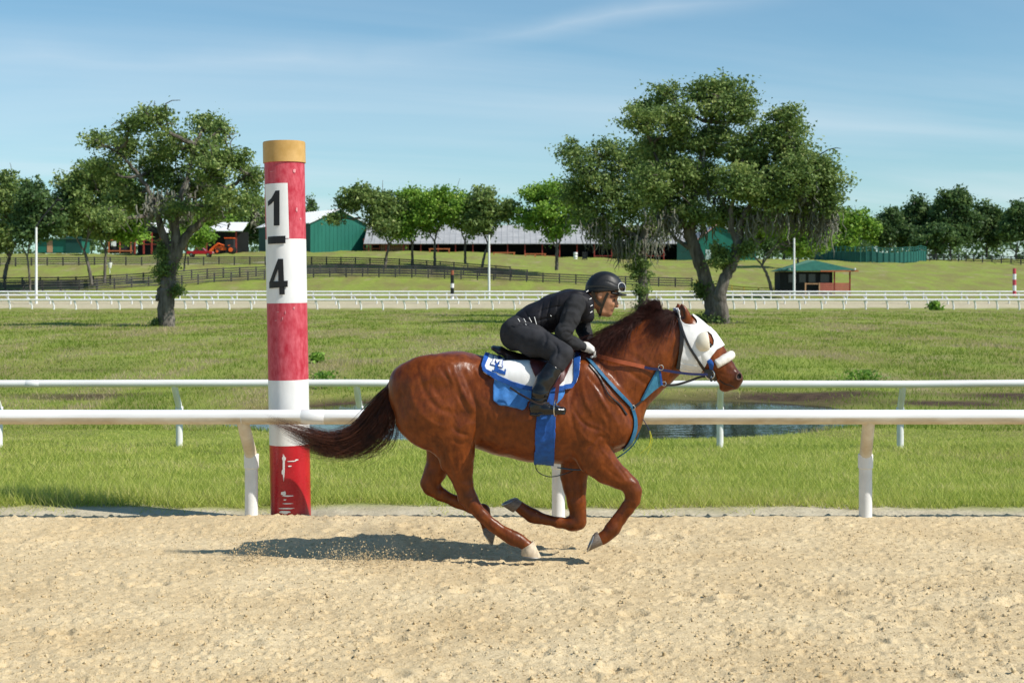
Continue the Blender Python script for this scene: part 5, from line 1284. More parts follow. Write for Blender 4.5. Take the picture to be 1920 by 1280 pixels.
# ---------------------------------------------------------------- board fences
M_BOARD = mat('black_fence_board', (.035, .034, .033), rough=.75, var=.4, scale=3, col2=(.085, .080, .076))
M_YBOARD = mat('yellow_fence_board', (.52, .40, .09), rough=.7, var=.2, scale=3)
def board_fence(label, pts, spacing, h, nb, m=M_BOARD, group=None, bw=.17, pw=.19, span=2):
    """post and board fence following ground points (x, y); boards run two bays"""
    P = np.array(pts, float); seg = np.hypot(*np.diff(P, axis=0).T); cum = np.concatenate([[0], np.cumsum(seg)])
    s_ = np.arange(0, cum[-1] + 1e-6, spacing); X = np.interp(s_, cum, P[:, 0]); Y = np.interp(s_, cum, P[:, 1]); Z = ground_z(X, Y, False)
    t = thing('board_fence', label, 'fence', group, loc=(X[0], Y[0], Z[0]))
    pm = MB().box(-pw/2, pw/2, -pw/2, pw/2, -.4, h + .06).mesh('fence_post'); pm.materials.append(m)
    for x, y, z in zip(X, Y, Z):
        o = obj('post', pm, None, t); o.location = (x - X[0], y - Y[0], z - Z[0])
    bmz = MB().box(0, 1, -.025, .025, -bw/2, bw/2).mesh('fence_board'); bmz.materials.append(m)
    for i in range(0, len(X) - 1, span):
        j = min(i + span, len(X) - 1)
        a, b = Vector((X[i], Y[i], Z[i])), Vector((X[j], Y[j], Z[j])); d = b - a; L_ = d.length
        e = d.to_track_quat('X', 'Z').to_euler()
        for q in range(nb):
            zc = h - bw/2 - q * (h - bw*.9) / max(nb - .35, 1)
            o = obj('board', bmz, None, t); n_ = Vector((-d.y, d.x, 0)).normalized() * -(pw/2 + .027)
            o.location = a - Vector((X[0], Y[0], Z[0])) + Vector((0, 0, zc)) + n_; o.rotation_euler = e; o.scale = (L_ * .996, 1, 1)
    return t
gF = 'black board paddock fences on the slope'
def X_(px, d): return wx(px, d)
board_fence('near black board fence of the lane, along the foot of the slope', [(X_(-60, 198), 198), (X_(150, 200), 200), (X_(400, 211), 211), (X_(600, 217), 217), (X_(900, 217), 217), (X_(1100, 216), 216), (X_(1306, 215), 215)], 2.5, 1.45, 4, group=gF)
board_fence('far black board fence of the lane, just behind the near one', [(X_(-60, 204), 204), (X_(150, 206), 206), (X_(400, 217.5), 217.5), (X_(600, 223), 223), (X_(900, 222), 222), (X_(1010, 221), 221)], 2.5, 1.45, 4, group=gF)
board_fence('upper black board fence below the barns, running downhill to the right', [(X_(-60, 238), 238), (X_(300, 240), 240), (X_(600, 240), 240), (X_(760, 236), 236), (X_(970, 226), 226)], 2.6, 1.4, 4, group=gF)
board_fence('distant black board fence under the dark trees at far right', [(X_(1730, 318), 318), (X_(1830, 300), 300), (X_(1990, 280), 280)], 2.6, 1.5, 4, group=gF)
board_fence('short yellow board fence beside the green roofed kiosk', [(X_(1306, 214), 214), (X_(1400, 206), 206), (X_(1462, 203), 203)], 2.4, 1.1, 3, m=M_YBOARD, bw=.16)

# ---------------------------------------------------------------- barns
M_GREEN = mat('green_metal_siding', (.010, .135, .095), rough=.5, var=.12, scale=.6, stretch=(1, 1, .2), spec=.4)
M_DGREEN = mat('dark_shade_green_siding', (.008, .060, .048), rough=.55, var=.15, scale=.6, spec=.35)  # darker copy of the green siding, wall shade put into its colour
M_ROOFW = mat('white_metal_roof', (.76, .76, .75), rough=.45, var=.05, scale=.5)
M_ROOFG = mat('weathered_zinc_roof', (.33, .335, .34), rough=.55, var=.12, scale=.35, col2=(.43, .43, .43), stretch=(1, 3, 1))
M_TIMBER = mat('orange_stained_timber', (.42, .125, .045), rough=.7, var=.25, scale=2)
M_RTIMB = mat('red_stained_timber', (.26, .035, .025), rough=.7, var=.25, scale=2)
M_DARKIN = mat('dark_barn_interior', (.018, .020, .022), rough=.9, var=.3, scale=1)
M_WPAINT = mat('white_paint_far', (.76, .76, .74), rough=.6, var=.06)
M_WOODT = mat('bare_timber', (.44, .25, .14), rough=.8, var=.25, scale=2)
DB = 300.0
def gable_barn(name, label, corner, W, Lh, eave, rise, rz, wall_g, wall_l, roof, over=.5, ribs=1.1):
    """nearest corner at origin; +X along the gable (right), +Y along the long wall (away)"""
    t = thing(name, label, 'barn', loc=corner, rz=rz); e = eave
    g = MB().poly([(0, 0, -1.5), (W, 0, -1.5), (W, 0, e), (W/2, 0, e + rise), (0, 0, e)], .15).build('gable_wall', wall_g, t)
    MB().poly([(0, Lh - .15, -1.5), (W, Lh - .15, -1.5), (W, Lh - .15, e), (W/2, Lh - .15, e + rise), (0, Lh - .15, e)], .15).build('gable_wall', wall_g, t)
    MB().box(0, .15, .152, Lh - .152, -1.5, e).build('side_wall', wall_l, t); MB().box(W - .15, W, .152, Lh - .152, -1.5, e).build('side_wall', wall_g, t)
    sl = rise / (W/2)
    for s in (0, 1):
        xo, xm = (-over, W/2) if s == 0 else (W + over, W/2); zo = e - over * sl
        r_ = MB().add([(xo, -over, zo + .03), (xm, -over, e + rise + .03), (xm, Lh + over, e + rise + .03), (xo, Lh + over, zo + .03), (xo, -over, zo + .16), (xm, -over, e + rise + .16), (xm, Lh + over, e + rise + .16), (xo, Lh + over, zo + .16)],
                      [(0,1,2,3),(7,6,5,4),(0,4,5,1),(1,5,6,2),(2,6,7,3),(3,7,4,0)]).build('roof', roof, t)
        n = int(Lh / ribs)
        rib = MB().beam((xo, 0, zo + .19), (xm, 0, e + rise + .19), .10, .07).mesh('rib'); rib.materials.append(roof)
        for k_ in range(n): q = obj('roof_rib', rib, None, r_); q.location = (0, k_ * ribs, 0)
    sb = MB().box(-.02, .02, -.04, 0, -1.4, e - .1).mesh('seam'); sb.materials.append(wall_g)
    for k_ in range(1, int(W / .9)):
        q = obj('siding_seam', sb, None, g); q.location = (k_ * .9, -.002, 0)
    return t
c = at(582, 470, 296)
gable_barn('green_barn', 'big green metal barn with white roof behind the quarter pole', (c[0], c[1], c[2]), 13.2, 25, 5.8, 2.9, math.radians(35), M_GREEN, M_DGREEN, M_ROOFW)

# long stable: open stalls along its front, grey roof, green gable at its right end
DLs = 296.0
x0, x1 = wx(692, DLs), wx(1300, DLs); zb0, zb1 = wz(477, DLs), wz(486, DLs); zb = min(zb0, zb1) - .3
stable = thing('long_stable', 'long low open fronted stable with grey metal roof', 'stable', loc=(x0, DLs, zb))
Ls = x1 - x0; ev = wz(456, DLs) - zb; dp = 15.0; rise = 4.0
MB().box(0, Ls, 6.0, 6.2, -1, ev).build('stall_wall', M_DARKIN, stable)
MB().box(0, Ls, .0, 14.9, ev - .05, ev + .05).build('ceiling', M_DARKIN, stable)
for s in (0, 1):
    yo, ym = (-1.2, dp/2) if s == 0 else (dp + 1.0, dp/2); zo = ev - .2
    r_ = MB().add([(-1, yo, zo), (Ls + .6, yo, zo), (Ls + .6, ym, ev + rise), (-1, ym, ev + rise), (-1, yo, zo + .12), (Ls + .6, yo, zo + .12), (Ls + .6, ym, ev + rise + .12), (-1, ym, ev + rise + .12)],
                  [(0,1,2,3),(7,6,5,4),(0,4,5,1),(1,5,6,2),(2,6,7,3),(3,7,4,0)]).build('roof', M_ROOFG, stable)
    rib = MB().beam((0, yo, zo + .15), (0, ym, ev + rise + .15), .12, .07).mesh('rib2'); rib.materials.append(M_ROOFG)
    if s == 0:
        for k_ in range(int(Ls / 1.2)): q = obj('roof_rib', rib, None, r_); q.location = (k_ * 1.2, 0, 0)
postm = MB().box(-.11, .11, -.11, .11, -1.2, ev).mesh('stall_post'); postm.materials.append(M_RTIMB)
railm = MB().box(0, 3.45, -.04, .04, .9, 1.05).mesh('stall_rail'); railm.materials.append(M_RTIMB)
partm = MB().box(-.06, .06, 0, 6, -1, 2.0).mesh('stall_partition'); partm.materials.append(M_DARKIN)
for k_ in range(int(Ls / 3.6) + 1):
    q = obj('stall_post', postm, None, stable); q.location = (k_ * 3.6, -.6, 0)
    q = obj('stall_partition', partm, None, stable); q.location = (k_ * 3.6, 0, 0)
    if k_ % 3 == 1: q = obj('stall_rail', railm, None, stable); q.location = (k_ * 3.6, -.62, 0)
c = at(1306, 484, 294)
gb = thing('green_gable_barn', 'green gabled end barn with white window joining the long stable', 'barn', loc=(c[0], c[1], c[2]))
Wg = wx(1417, 294) - c[0]
gw = MB().poly([(0, 0, -1), (Wg, 0, -1), (Wg, 0, 2.6), (Wg*.36, 0, 7.0), (0, 0, 3.6)], .2).build('gable_wall', M_GREEN, gb)
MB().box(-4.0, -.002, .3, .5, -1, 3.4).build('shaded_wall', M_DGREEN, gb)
MB().beam((-.3, -.3, 3.5), (Wg*.36, -.3, 7.15), .25, .22).build('verge_board', mat('pink_primer_board', (.55, .30, .27), rough=.7), gb); MB().beam((Wg*.36, -.3, 7.15), (Wg + .3, -.3, 2.5), .25, .22).build('verge_board', M_ROOFG, gb)
MB().add([(-.4, -.3, 3.5), (Wg*.36, -.3, 7.2), (Wg*.36, 24, 7.2), (-.4, 24, 3.5)], [(0, 1, 2, 3)]).build('roof', M_ROOFG, gb); MB().add([(Wg + .3, -.3, 2.5), (Wg*.36, -.3, 7.2), (Wg*.36, 24, 7.2), (Wg + .3, 24, 2.5)], [(0, 1, 2, 3)]).build('roof', M_ROOFG, gb)
MB().box(Wg - .2, Wg, .202, 24, -1, 2.6).build('side_wall', M_GREEN, gb)
for (a_, b_, z0_, z1_) in ((3.6, 4.5, 1.2, 2.9), (2.0, 2.9, -.6, 1.6)):
    w_ = MB().box(a_ - .12, b_ + .12, -.06, -.002, z0_ - .12, z1_ + .12).build('window', M_WPAINT, gb)
    MB().box(a_, b_, -.09, -.062, z0_, z1_).build('pane', mat('pale_window_glass', (.35, .45, .45), rough=.2, var=.2), w_)
    MB().box(a_, b_, -.11, -.092, (z0_+z1_)/2 - .05, (z0_+z1_)/2 + .05).build('glazing_bar', M_WPAINT, w_)

# open machine shed left of the green barn
c = at(384, 473, 292); shed = thing('machine_shed', 'open shed with white roof and red posts sheltering the tractor', 'shed', loc=tuple(c)); Wsd = wx(456, 292) - c[0]
MB().add([(-.6, -.8, 4.3), (Wsd, -.8, 4.3), (Wsd, 6, 6.3), (2.2, 6, 6.3), (-.6, -.8, 4.42), (Wsd, -.8, 4.42), (Wsd, 6, 6.45), (2.2, 6, 6.45)], [(0,1,2,3),(7,6,5,4),(0,4,5,1),(1,5,6,2),(2,6,7,3),(3,7,4,0)]).build('roof', M_ROOFW, shed)
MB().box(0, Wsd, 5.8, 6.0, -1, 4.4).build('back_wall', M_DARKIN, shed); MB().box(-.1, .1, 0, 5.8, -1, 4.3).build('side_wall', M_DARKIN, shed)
for x_ in (.2, Wsd - 1.6): MB().box(x_, x_ + .3, -.2, .1, -1, 4.3).build('post', M_RTIMB, shed)

# timber stable front with white roof (left)
c = at(252, 467, 290); ts = thing('timber_stable', 'stable with white gable roof and red timber posts behind the left oak', 'stable', loc=tuple(c)); W_ = wx(302, 290) - c[0]
MB().add([(-2.5, -.5, 3.4), (W_*.5, -.5, 5.7), (W_*.5, 9, 5.7), (-2.5, 9, 3.4)], [(0, 1, 2, 3)]).build('roof', M_ROOFW, ts); MB().add([(W_ + 1.2, -.5, 3.4), (W_*.5, -.5, 5.7), (W_*.5, 9, 5.7), (W_ + 1.2, 9, 3.4)], [(0, 1, 2, 3)]).build('roof', M_ROOFW, ts)
MB().box(-2.4, -.4, 8.5, 8.7, 3.4, 5.6).build('upper_wall', M_WPAINT, ts)
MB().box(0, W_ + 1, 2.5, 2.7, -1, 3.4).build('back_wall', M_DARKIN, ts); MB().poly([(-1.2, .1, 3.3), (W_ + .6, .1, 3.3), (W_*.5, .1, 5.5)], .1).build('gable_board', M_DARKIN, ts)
for x_ in (.1, 1.9, W_ - 1.9, W_ - .1): MB().box(x_ - .15, x_ + .15, -.15, .15, -1, 3.4).build('post', M_RTIMB, ts)
for z_ in (.9, 1.7): MB().box(.3, W_ - .3, -.05, .05, z_, z_ + .15).build('stall_rail', M_RTIMB, ts)
# walker with orange frame
c = at(204, 470, 288); hw = thing('timber_shelter', 'low dark shelter with orange timber frame and white notice board', 'shelter', loc=tuple(c)); W_ = wx(245, 288) - c[0]
MB().box(0, W_, .3, 3, -.5, 2.0).build('wall', M_DARKIN, hw)
for x_ in (0, W_*.5, W_): MB().box(x_ - .1, x_ + .1, 0, .25, -.5, 2.2).build('post', M_TIMBER, hw)
for z_ in (-.15, 2.05): MB().box(-.3, W_ + .3, -.02, .28, z_, z_ + .22).build('beam', M_TIMBER, hw)
MB().box(.5, 1.5, -.08, -.03, .9, 1.9).build('notice_board', M_WPAINT, hw)
# green low stalls at far left
c = at(66, 464, 292); gs = thing('green_shed', 'low green shed with pale door under the left trees', 'shed', loc=tuple(c)); W_ = wx(152, 292) - c[0]
MB().box(0, W_, 0, 6, -1, 1.7).build('wall', M_GREEN, gs); MB().box(W_*.26, W_*.38, -.08, -.01, -1, 1.4).build('door', M_WOODT, gs); MB().box(W_*.68, W_ + .2, -.3, -.09, -1.2, 2.2).build('dark_panel', M_DGREEN, gs)
MB().box(-.4, W_ + .4, -.6, 6.4, 1.702, 1.85).build('roof', mat('dull_green_roof', (.05, .09, .07), rough=.6), gs)
# white roofed gazebo between shed and oak
c = at(347, 470, 296); gz_ = thing('white_canopy', 'white canopy roof on orange posts beside the machine shed', 'canopy', loc=tuple(c)); W_ = wx(392, 296) - c[0]
MB().add([(-.4, -.4, 3.3), (W_, -.4, 3.3), (W_, 4, 3.3), (-.4, 4, 3.3), (W_*.5, 1.8, 5.3)], [(0, 1, 4), (1, 2, 4), (2, 3, 4), (3, 0, 4), (3, 2, 1, 0)]).build('roof', M_ROOFW, gz_)
for x_ in (.1, W_ - .5): MB().box(x_, x_ + .25, 0, .25, -1, 3.3).build('post', M_TIMBER, gz_)
MB().box(-.2, W_ - .2, .3, .5, 1.9, 2.4).build('fascia', M_WPAINT, gz_)
# timber stockade right of the green barn
c = at(684, 470, 297); st = thing('timber_stockade', 'bare timber board pen between green barn and long stable', 'fence', loc=tuple(c)); W_ = wx(768, 297) - c[0]
bd = MB().box(0, .26, 0, .05, -.3, 2.3).mesh('stock_board'); bd.materials.append(M_WOODT)
for k_ in range(int((W_ - 3) / .42)): q = obj('board', bd, None, st); q.location = (3 + k_ * .42, 0, .05 * (k_ % 3)); q.scale = (1, 1, 1.0 - .03 * (k_ % 4))
for z_ in (.3, 1.2, 2.05): MB().box(-.2, 3.1, -.08, 0, z_, z_ + .22).build('rail', M_TIMBER, st)
for x_ in (-.3, 1.4, 3.0): MB().box(x_, x_ + .2, -.1, .1, -.5, 2.5).build('post', M_RTIMB, st)

# red timber frames and things standing before the long stable
def frame(px0, px1, pyb, d, h, label, legs=2):
    c = at(px0, pyb, d); W_ = wx(px1, d) - c[0]; t = thing('hitching_frame', label, 'frame', 'orange frames before the long stable', loc=tuple(c))
    MB().box(-.2, W_ + .2, -.1, .1, h - .22, h).build('top_rail', M_TIMBER, t)
    for k_ in range(legs): x_ = W_ * k_ / (legs - 1); MB().box(x_ - .12, x_ + .12, -.1, .1, -.4, h - .222).build('leg', M_TIMBER, t)
frame(985, 1022, 489, 288, 1.5, 'orange three legged frame left of the white barrels', 3); frame(926, 964, 481, 289, .9, 'low orange frame near the tall light pole', 2); frame(806, 842, 473, 290, .8, 'orange rail frame beside a slim tree trunk', 2)
c = at(1079, 490, 286); brl = thing('barrel_stack', 'stack of white banded barrels before the long stable', 'barrels', loc=tuple(c))
for k_ in range(3): MB().tube([(0, 0, k_*.62), (0, 0, k_*.62 + .08), (0, 0, k_*.62 + .5), (0, 0, k_*.62 + .58)], [.36, .42, .42, .36], 14).build('barrel', M_WPAINT, brl, True)
c = at(1092, 490, 286); mb = thing('dark_crate', 'tall dark slatted crate beside the white barrels', 'crate', loc=tuple(c))
for k_ in range(4): MB().box(0, 1.0, 0, .8, k_*.5, k_*.5 + .38).build('slat', M_DARKIN, mb)
for x_ in (0.0, .9): MB().box(x_, x_ + .1, -.05, -.002, -.2, 2.0).build('upright', M_DARKIN, mb)
c = at(262, 483, 240); 
c = at(206, 498, 226); bk = thing('feed_bucket', 'white tapered feed bucket on the grass behind the black fence', 'bucket', loc=(c[0], c[1], gz(c[0], 226)))
MB().tube([(0, 0, .9), (0, 0, 1.0), (0, 0, 1.75), (0, 0, 1.8)], [.20, .24, .36, .37], 16).build('pail', M_WPAINT, bk, True); MB().tube([(0, 0, -.3), (0, 0, .9)], .05, 8).build('stake', M_WPAINT, bk)

# ---------------------------------------------------------------- green pen far right
gp = thing('green_pen', 'green panelled round pen on the slope below dark trees', 'pen')
path = [(X_(1528, 306), 306, 489), (X_(1600, 296), 296, 489), (X_(1690, 296), 296, 488), (X_(1736, 304), 304, 484)]
pts = spline([(p[0], p[1], 0) for p in path], 27)
M_PENG = mat('pen_green_paint', (.012, .105, .085), rough=.55, var=.2, scale=.8)
pp = MB().box(-.12, .12, -.12, .12, -1, 3.3).mesh('pen_post'); pp.materials.append(M_PENG)
for i, p in enumerate(pts):
    z_ = gz(p[0], p[1]); o = obj('post', pp, None, gp); o.location = (p[0], p[1], z_)
    if i + 1 < len(pts):
        q = pts[i+1]; zq = gz(q[0], q[1])
        MB().add([(p[0], p[1], z_ + .1), (q[0], q[1], zq + .1), (q[0], q[1], zq + 2.3), (p[0], p[1], z_ + 2.3), (p[0], p[1] + .06, z_ + .1), (q[0], q[1] + .06, zq + .1), (q[0], q[1] + .06, zq + 2.3), (p[0], p[1] + .06, z_ + 2.3)], [(0,1,2,3),(7,6,5,4),(0,4,5,1),(1,5,6,2),(2,6,7,3),(3,7,4,0)]).build('panel', M_PENG, gp)
        for h_ in (2.75, 3.2): MB().beam((p[0], p[1], z_ + h_), (q[0], q[1], zq + h_), .08, .14).build('rail', M_PENG, gp)

# ---------------------------------------------------------------- kiosk
DK = 203.0
c = at(1466, 540, DK); zk = gz(c[0] + 5, DK); kk_ = thing('kiosk', 'dark viewing kiosk with green hipped roof and red railing', 'kiosk', loc=(c[0], DK, zk)); s_ = DK / FPX
def kx(px): return (px - 1466) * s_
def kz(py): return wz(py, DK) - zk
M_KR = mat('green_shingle_roof', (.018, .105, .070), rough=.6, var=.2, scale=1.5)
MB().add([(kx(1455), -1.2, kz(508)), (kx(1606), -1.2, kz(507)), (kx(1606), 5.5, kz(507)), (kx(1455), 5.5, kz(508)), (kx(1519), 2, kz(487)), (kx(1536), 2.4, kz(487.5))], [(0, 1, 5, 4), (1, 2, 5), (2, 3, 4, 5), (3, 0, 4), (3, 2, 1, 0)]).build('roof', M_KR, kk_)
MB().beam((kx(1535), -1.25, kz(508.5)), (kx(1606), -1.25, kz(508)), .12, .2).build('fascia', M_TIMBER, kk_)
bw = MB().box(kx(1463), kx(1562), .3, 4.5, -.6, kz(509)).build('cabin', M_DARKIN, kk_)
for a_, b_ in ((1478, 1494), (1498, 1512), (1516, 1530), (1538, 1556)):
    w_ = MB().box(kx(a_), kx(b_), .22, .297, kz(530), kz(513)).build('window', mat('dark_window_frame', (.03, .03, .03), rough=.5), kk_); MB().box(kx(a_) + .08, kx(b_) - .08, .18, .217, kz(529), kz(514)).build('pane', mat('smoked_glass', (.05, .06, .06), rough=.1, var=.2), w_)
for px_ in (1562, 1591): MB().box(kx(px_) - .09, kx(px_) + .09, -.9, -.7, -.6, kz(508)).build('post', M_RTIMB, kk_)
for px_ in (1508, 1534): MB().box(kx(px_) - .09, kx(px_) + .09, -.9, -.7, -.6, kz(530)).build('post', M_WOODT, kk_)
MB().box(kx(1508), kx(1534), -.86, -.78, kz(533), kz(531)).build('railing', M_WOODT, kk_)
rp_ = mat('salmon_red_boards', (.46, .13, .09), rough=.7, var=.15, scale=1)
for k_ in range(6): MB().box(kx(1535), kx(1592), -.88, -.78, kz(549) + k_ * .24, kz(549) + k_ * .24 + .21).build('rail_board', rp_, kk_)
for px_ in (1477, 1598): MB().tube([(kx(px_), -1.4, kz(506)), (kx(px_), -1.4, kz(503))], .16, 10).build('lamp', M_WPAINT, kk_)

# ---------------------------------------------------------------- poles
def light_pole(px, pyb, pyt, d, label, arm=False):
    x = wx(px, d); z0 = wz(pyb, d) - .3; zt = wz(pyt, d); t = thing('light_pole', label, 'light pole', 'white light poles along the far track', loc=(x, d, z0))
    MB().tube([(0, 0, 0), (0, 0, zt - z0)], [.17, .12], 12).build('mast', M_WPAINT, t, True); MB().tube([(0, 0, zt - z0), (0, 0, zt - z0 + .25)], [.14, .07], 10).build('head', M_DARKIN, t)
    if arm:
        MB().tube(spline([(0, 0, zt - z0), (.6, 0, zt - z0 + 1.0), (2.6, 0, zt - z0 + 3.3)], 8), .09, 8).build('arm', M_DARKIN, t)
        MB().box(2.4, 3.1, -.2, .2, zt - z0 + 3.2, zt - z0 + 3.4).build('lamp', M_DARKIN, t)
light_pole(68, 572, 426, 172, 'white light pole with dark angled arm at far left', True)
light_pole(917, 558, 440, 188, 'white light pole standing above the jockey back')
light_pole(1489, 556, 446, 188, 'white light pole before the green roofed kiosk')
def small_pole(px, pyb, pyt, d, cols, label):
    x = wx(px, d); z0 = wz(pyb, d) - .2; zt = wz(pyt, d); t = thing('furlong_pole', label, 'pole', 'small striped poles of the far track', loc=(x, d, z0)); n = len(cols)
    for i, m in enumerate(cols): MB().tube([(0, 0, (zt - z0) * i / n), (0, 0, (zt - z0) * (i + 1) / n)], .22 if i < n-1 else .20, 14).build('band', m, t, True)
small_pole(848, 569, 507, 178, [M_BLACK, M_WPAINT, M_BLACK, M_BLACK, M_WPAINT, M_BLACK, M_BLACK, mat('rust_cap', (.3, .09, .04))], 'small black and white striped pole on the far track')
small_pole(1902, 553, 503, 178, [M_RED, M_PWHITE, M_RED, M_PWHITE, M_RED], 'small red and white striped pole at the right edge')

# ---------------------------------------------------------------- vehicles
M_CARRED = mat('red_car_paint', (.38, .008, .018), rough=.25, var=.1, coat=.5)
M_GLASS = mat('car_glass', (.03, .04, .045), rough=.08, var=.2, spec=.6)
M_TYRE = mat('tyre_rubber', (.012, .012, .012), rough=.85, var=.3)
M_TRACT = mat('orange_tractor_paint', (.80, .13, .02), rough=.4, var=.1)
def wheel(x, y, z, r, w, par, rim):
    o = MB().tube([(x, y - w/2, z), (x, y - w*.35, z), (x, y + w*.35, z), (x, y + w/2, z)], [r*.88, r, r, r*.88], 20).build('wheel', M_TYRE, par, True)
    MB().tube([(x, y - w*.56, z), (x, y - w*.45, z)], [r*.5, r*.55], 16).build('rim', rim, o, True)
c = at(349, 483, 262); zc = gz(c[0], 262); car = thing('parked_car', 'dark red pickup truck parked in front of the machine shed', 'pickup truck', loc=(c[0], 262, wz(481, 262)))
car_b = MB().poly([(0, 0, .45), (0, 0, 1.0), (1.6, 0, 1.05), (1.75, 0, 1.06), (3.4, 0, 1.06), (4.7, 0, .95), (4.9, 0, .75), (4.9, 0, .45)], 1.8).build('body', M_CARRED, car, bevel=.05)
MB().poly([(1.6, .12, 1.05), (1.75, .12, 1.62), (2.9, .12, 1.66), (3.55, .12, 1.05)], 1.56).build('cab', M_CARRED, car, bevel=.05)
MB().poly([(2.3, .10, 1.1), (2.3, .10, 1.55), (2.85, .10, 1.57), (3.35, .10, 1.1)], .012).build('window', M_GLASS, car); MB().poly([(1.8, .10, 1.1), (1.86, .10, 1.55), (2.2, .10, 1.55), (2.2, .10, 1.1)], .012).build('window', M_GLASS, car)
for x_ in (.9, 4.0): wheel(x_, .1, .36, .36, .24, car, M_STEEL); wheel(x_, 1.7, .36, .36, .24, car, M_STEEL)
MB().box(4.86, 4.93, .15, .45, .7, .86).build('headlight', M_WPAINT, car); MB().box(4.7, 4.95, -.02, 1.82, .42, .58).build('bumper', M_STEEL, car)
c = at(396, 474, 270); tr = thing('tractor', 'orange tractor with front loader parked beside the red pickup', 'tractor', loc=(c[0], 270, wz(476, 270)))
MB().box(.6, 2.7, .4, 1.3, .7, 1.5).build('bonnet', M_TRACT, tr, bevel=.08); MB().box(2.5, 4.2, .2, 1.6, 1.2, 2.9).build('cab', M_DARKIN, tr, bevel=.1); MB().box(2.4, 4.3, .1, 1.7, 2.9, 3.1).build('cab_roof', M_TRACT, tr, bevel=.05)
wheel(3.7, .1, .8, .8, .45, tr, M_TRACT); wheel(3.7, 1.7, .8, .8, .45, tr, M_TRACT); wheel(1.1, .2, .5, .5, .35, tr, M_TRACT); wheel(1.1, 1.5, .5, .5, .35, tr, M_TRACT)
for y_ in (.2, 1.4): MB().tube([(2.4, y_, 1.6), (1.2, y_, 2.0), (.1, y_, 1.1), (-.1, y_, .6)], .13, 8).build('loader_arm', M_TRACT, tr)
MB().poly([(-.6, 0, .3), (0, 0, .2), (.1, 0, 1.0), (-.2, 0, 1.0)], 1.8).build('bucket', M_TRACT, tr); MB().box(3.2, 3.5, .0, .18, .8, 1.7).build('mudguard', M_TRACT, tr)
# ---------------------------------------------------------------- trees
def bark_mat(name, c1, c2):
    return mat(name, c1, rough=.9, var=.35, scale=3.5, col2=c2, stretch=(1, 1, .25), bump=.9, bscale=14, spec=.15, bdist=.06)
M_BARK = bark_mat('grey_oak_bark', (.075, .063, .052), (.21, .185, .16))
M_MOSS = mat('spanish_moss', (.20, .20, .16), rough=.95, var=.3, scale=3, col2=(.34, .335, .27), trans=.3)
def leaf_mat(name, stops): return blade_mat(name, stops, .34)
M_LEAF = leaf_mat('live_oak_leaves', [(.0, (.085, .140, .040)), (.4, (.175, .260, .070)), (.75, (.290, .370, .110)), (1.0, (.46, .49, .19))])
M_LEAF2 = leaf_mat('fresh_green_leaves', [(.0, (.105, .215, .030)), (.4, (.210, .370, .048)), (.75, (.320, .480, .075)), (1.0, (.44, .54, .11))])
M_LEAF3 = leaf_mat('dark_far_leaves', [(.0, (.050, .100, .038)), (.4, (.095, .170, .055)), (.75, (.155, .240, .075)), (1.0, (.24, .32, .105))])
def leaf_quads(c, size, seed, flat=.35):
    """random little leaf sprays (rhombic, slightly bent) round points c"""
    r = np.random.default_rng(seed); n = len(c)
    a = r.normal(0, 1, (n, 3)); a[:, 2] *= flat + .3; a /= np.linalg.norm(a, axis=1)[:, None]
    b = np.cross(a, r.normal(0, 1, (n, 3))); b /= np.linalg.norm(b, axis=1)[:, None]
    s = size * r.uniform(.55, 1.35, (n, 1))
    v = np.stack([c - a*s, c + a*s*.5 + b*s*.85, c + a*s*.6 - b*s*.65], 1).reshape(-1, 3)
    return v, np.arange(n * 3).reshape(-1, 3), np.repeat(r.random(n), 3)
def crown_points(clumps, nsub, per, sub_r, seed, shell=.62):
    """clumps (x,y,z,rx,ry,rz) -> leaf positions gathered in sprays; also returns spray centres"""
    r = np.random.default_rng(seed); C_ = []; 
    vol = np.array([c[3]*c[4]*c[5] for c in clumps])**.67; cnt = np.maximum(3, nsub * vol / vol.sum()).astype(int)
    for c, k in zip(clumps, cnt):
        c = (*c[:3], c[3]*.86, c[4]*.86, c[5]*.82)
        d = r.normal(0, 1, (k, 3)); d /= np.linalg.norm(d, axis=1)[:, None]
        rad = shell + (1 - shell) * r.random((k, 1))**.6 if shell < 1 else 1
        rad = np.where(r.random((k, 1)) < .2, r.random((k, 1)), rad) * r.uniform(.86, 1.14, (k, 1))
        C_.append(np.array(c[:3]) + d * rad * np.array(c[3:6]))
    C_ = np.vstack(C_); ctr = C_.mean(0)                     # loose sprigs breaking the outline
    k = r.integers(0, len(C_), max(4, len(C_)//5)); o_ = C_[k] - ctr; o_ /= np.linalg.norm(o_, axis=1)[:, None]
    C_ = np.vstack([C_, C_[k] + o_ * sub_r * r.uniform(.5, 2.2, (len(k), 1)) * [1, 1, .8]]); n = len(C_)
    m = np.maximum(2, r.poisson(per, n)); idx = np.repeat(np.arange(n), m)
    off = r.normal(0, 1, (len(idx), 3)) * sub_r * np.array([1.0, 1.0, .55]) * r.uniform(.5, 1.3, (n, 1))[idx]
    return C_[idx] + off, C_, np.repeat(r.normal(0, .13, n), m)
def limb(mb, pts, r0, r1, n=14, sides=9, wob=.0, seed=0):
    P = spline(pts, n); r = np.random.default_rng(seed)
    if wob: P[1:-1] += r.normal(0, wob, (n-2, 3))
    mb.tube(P, list(np.linspace(r0, r1, n)), sides); return P
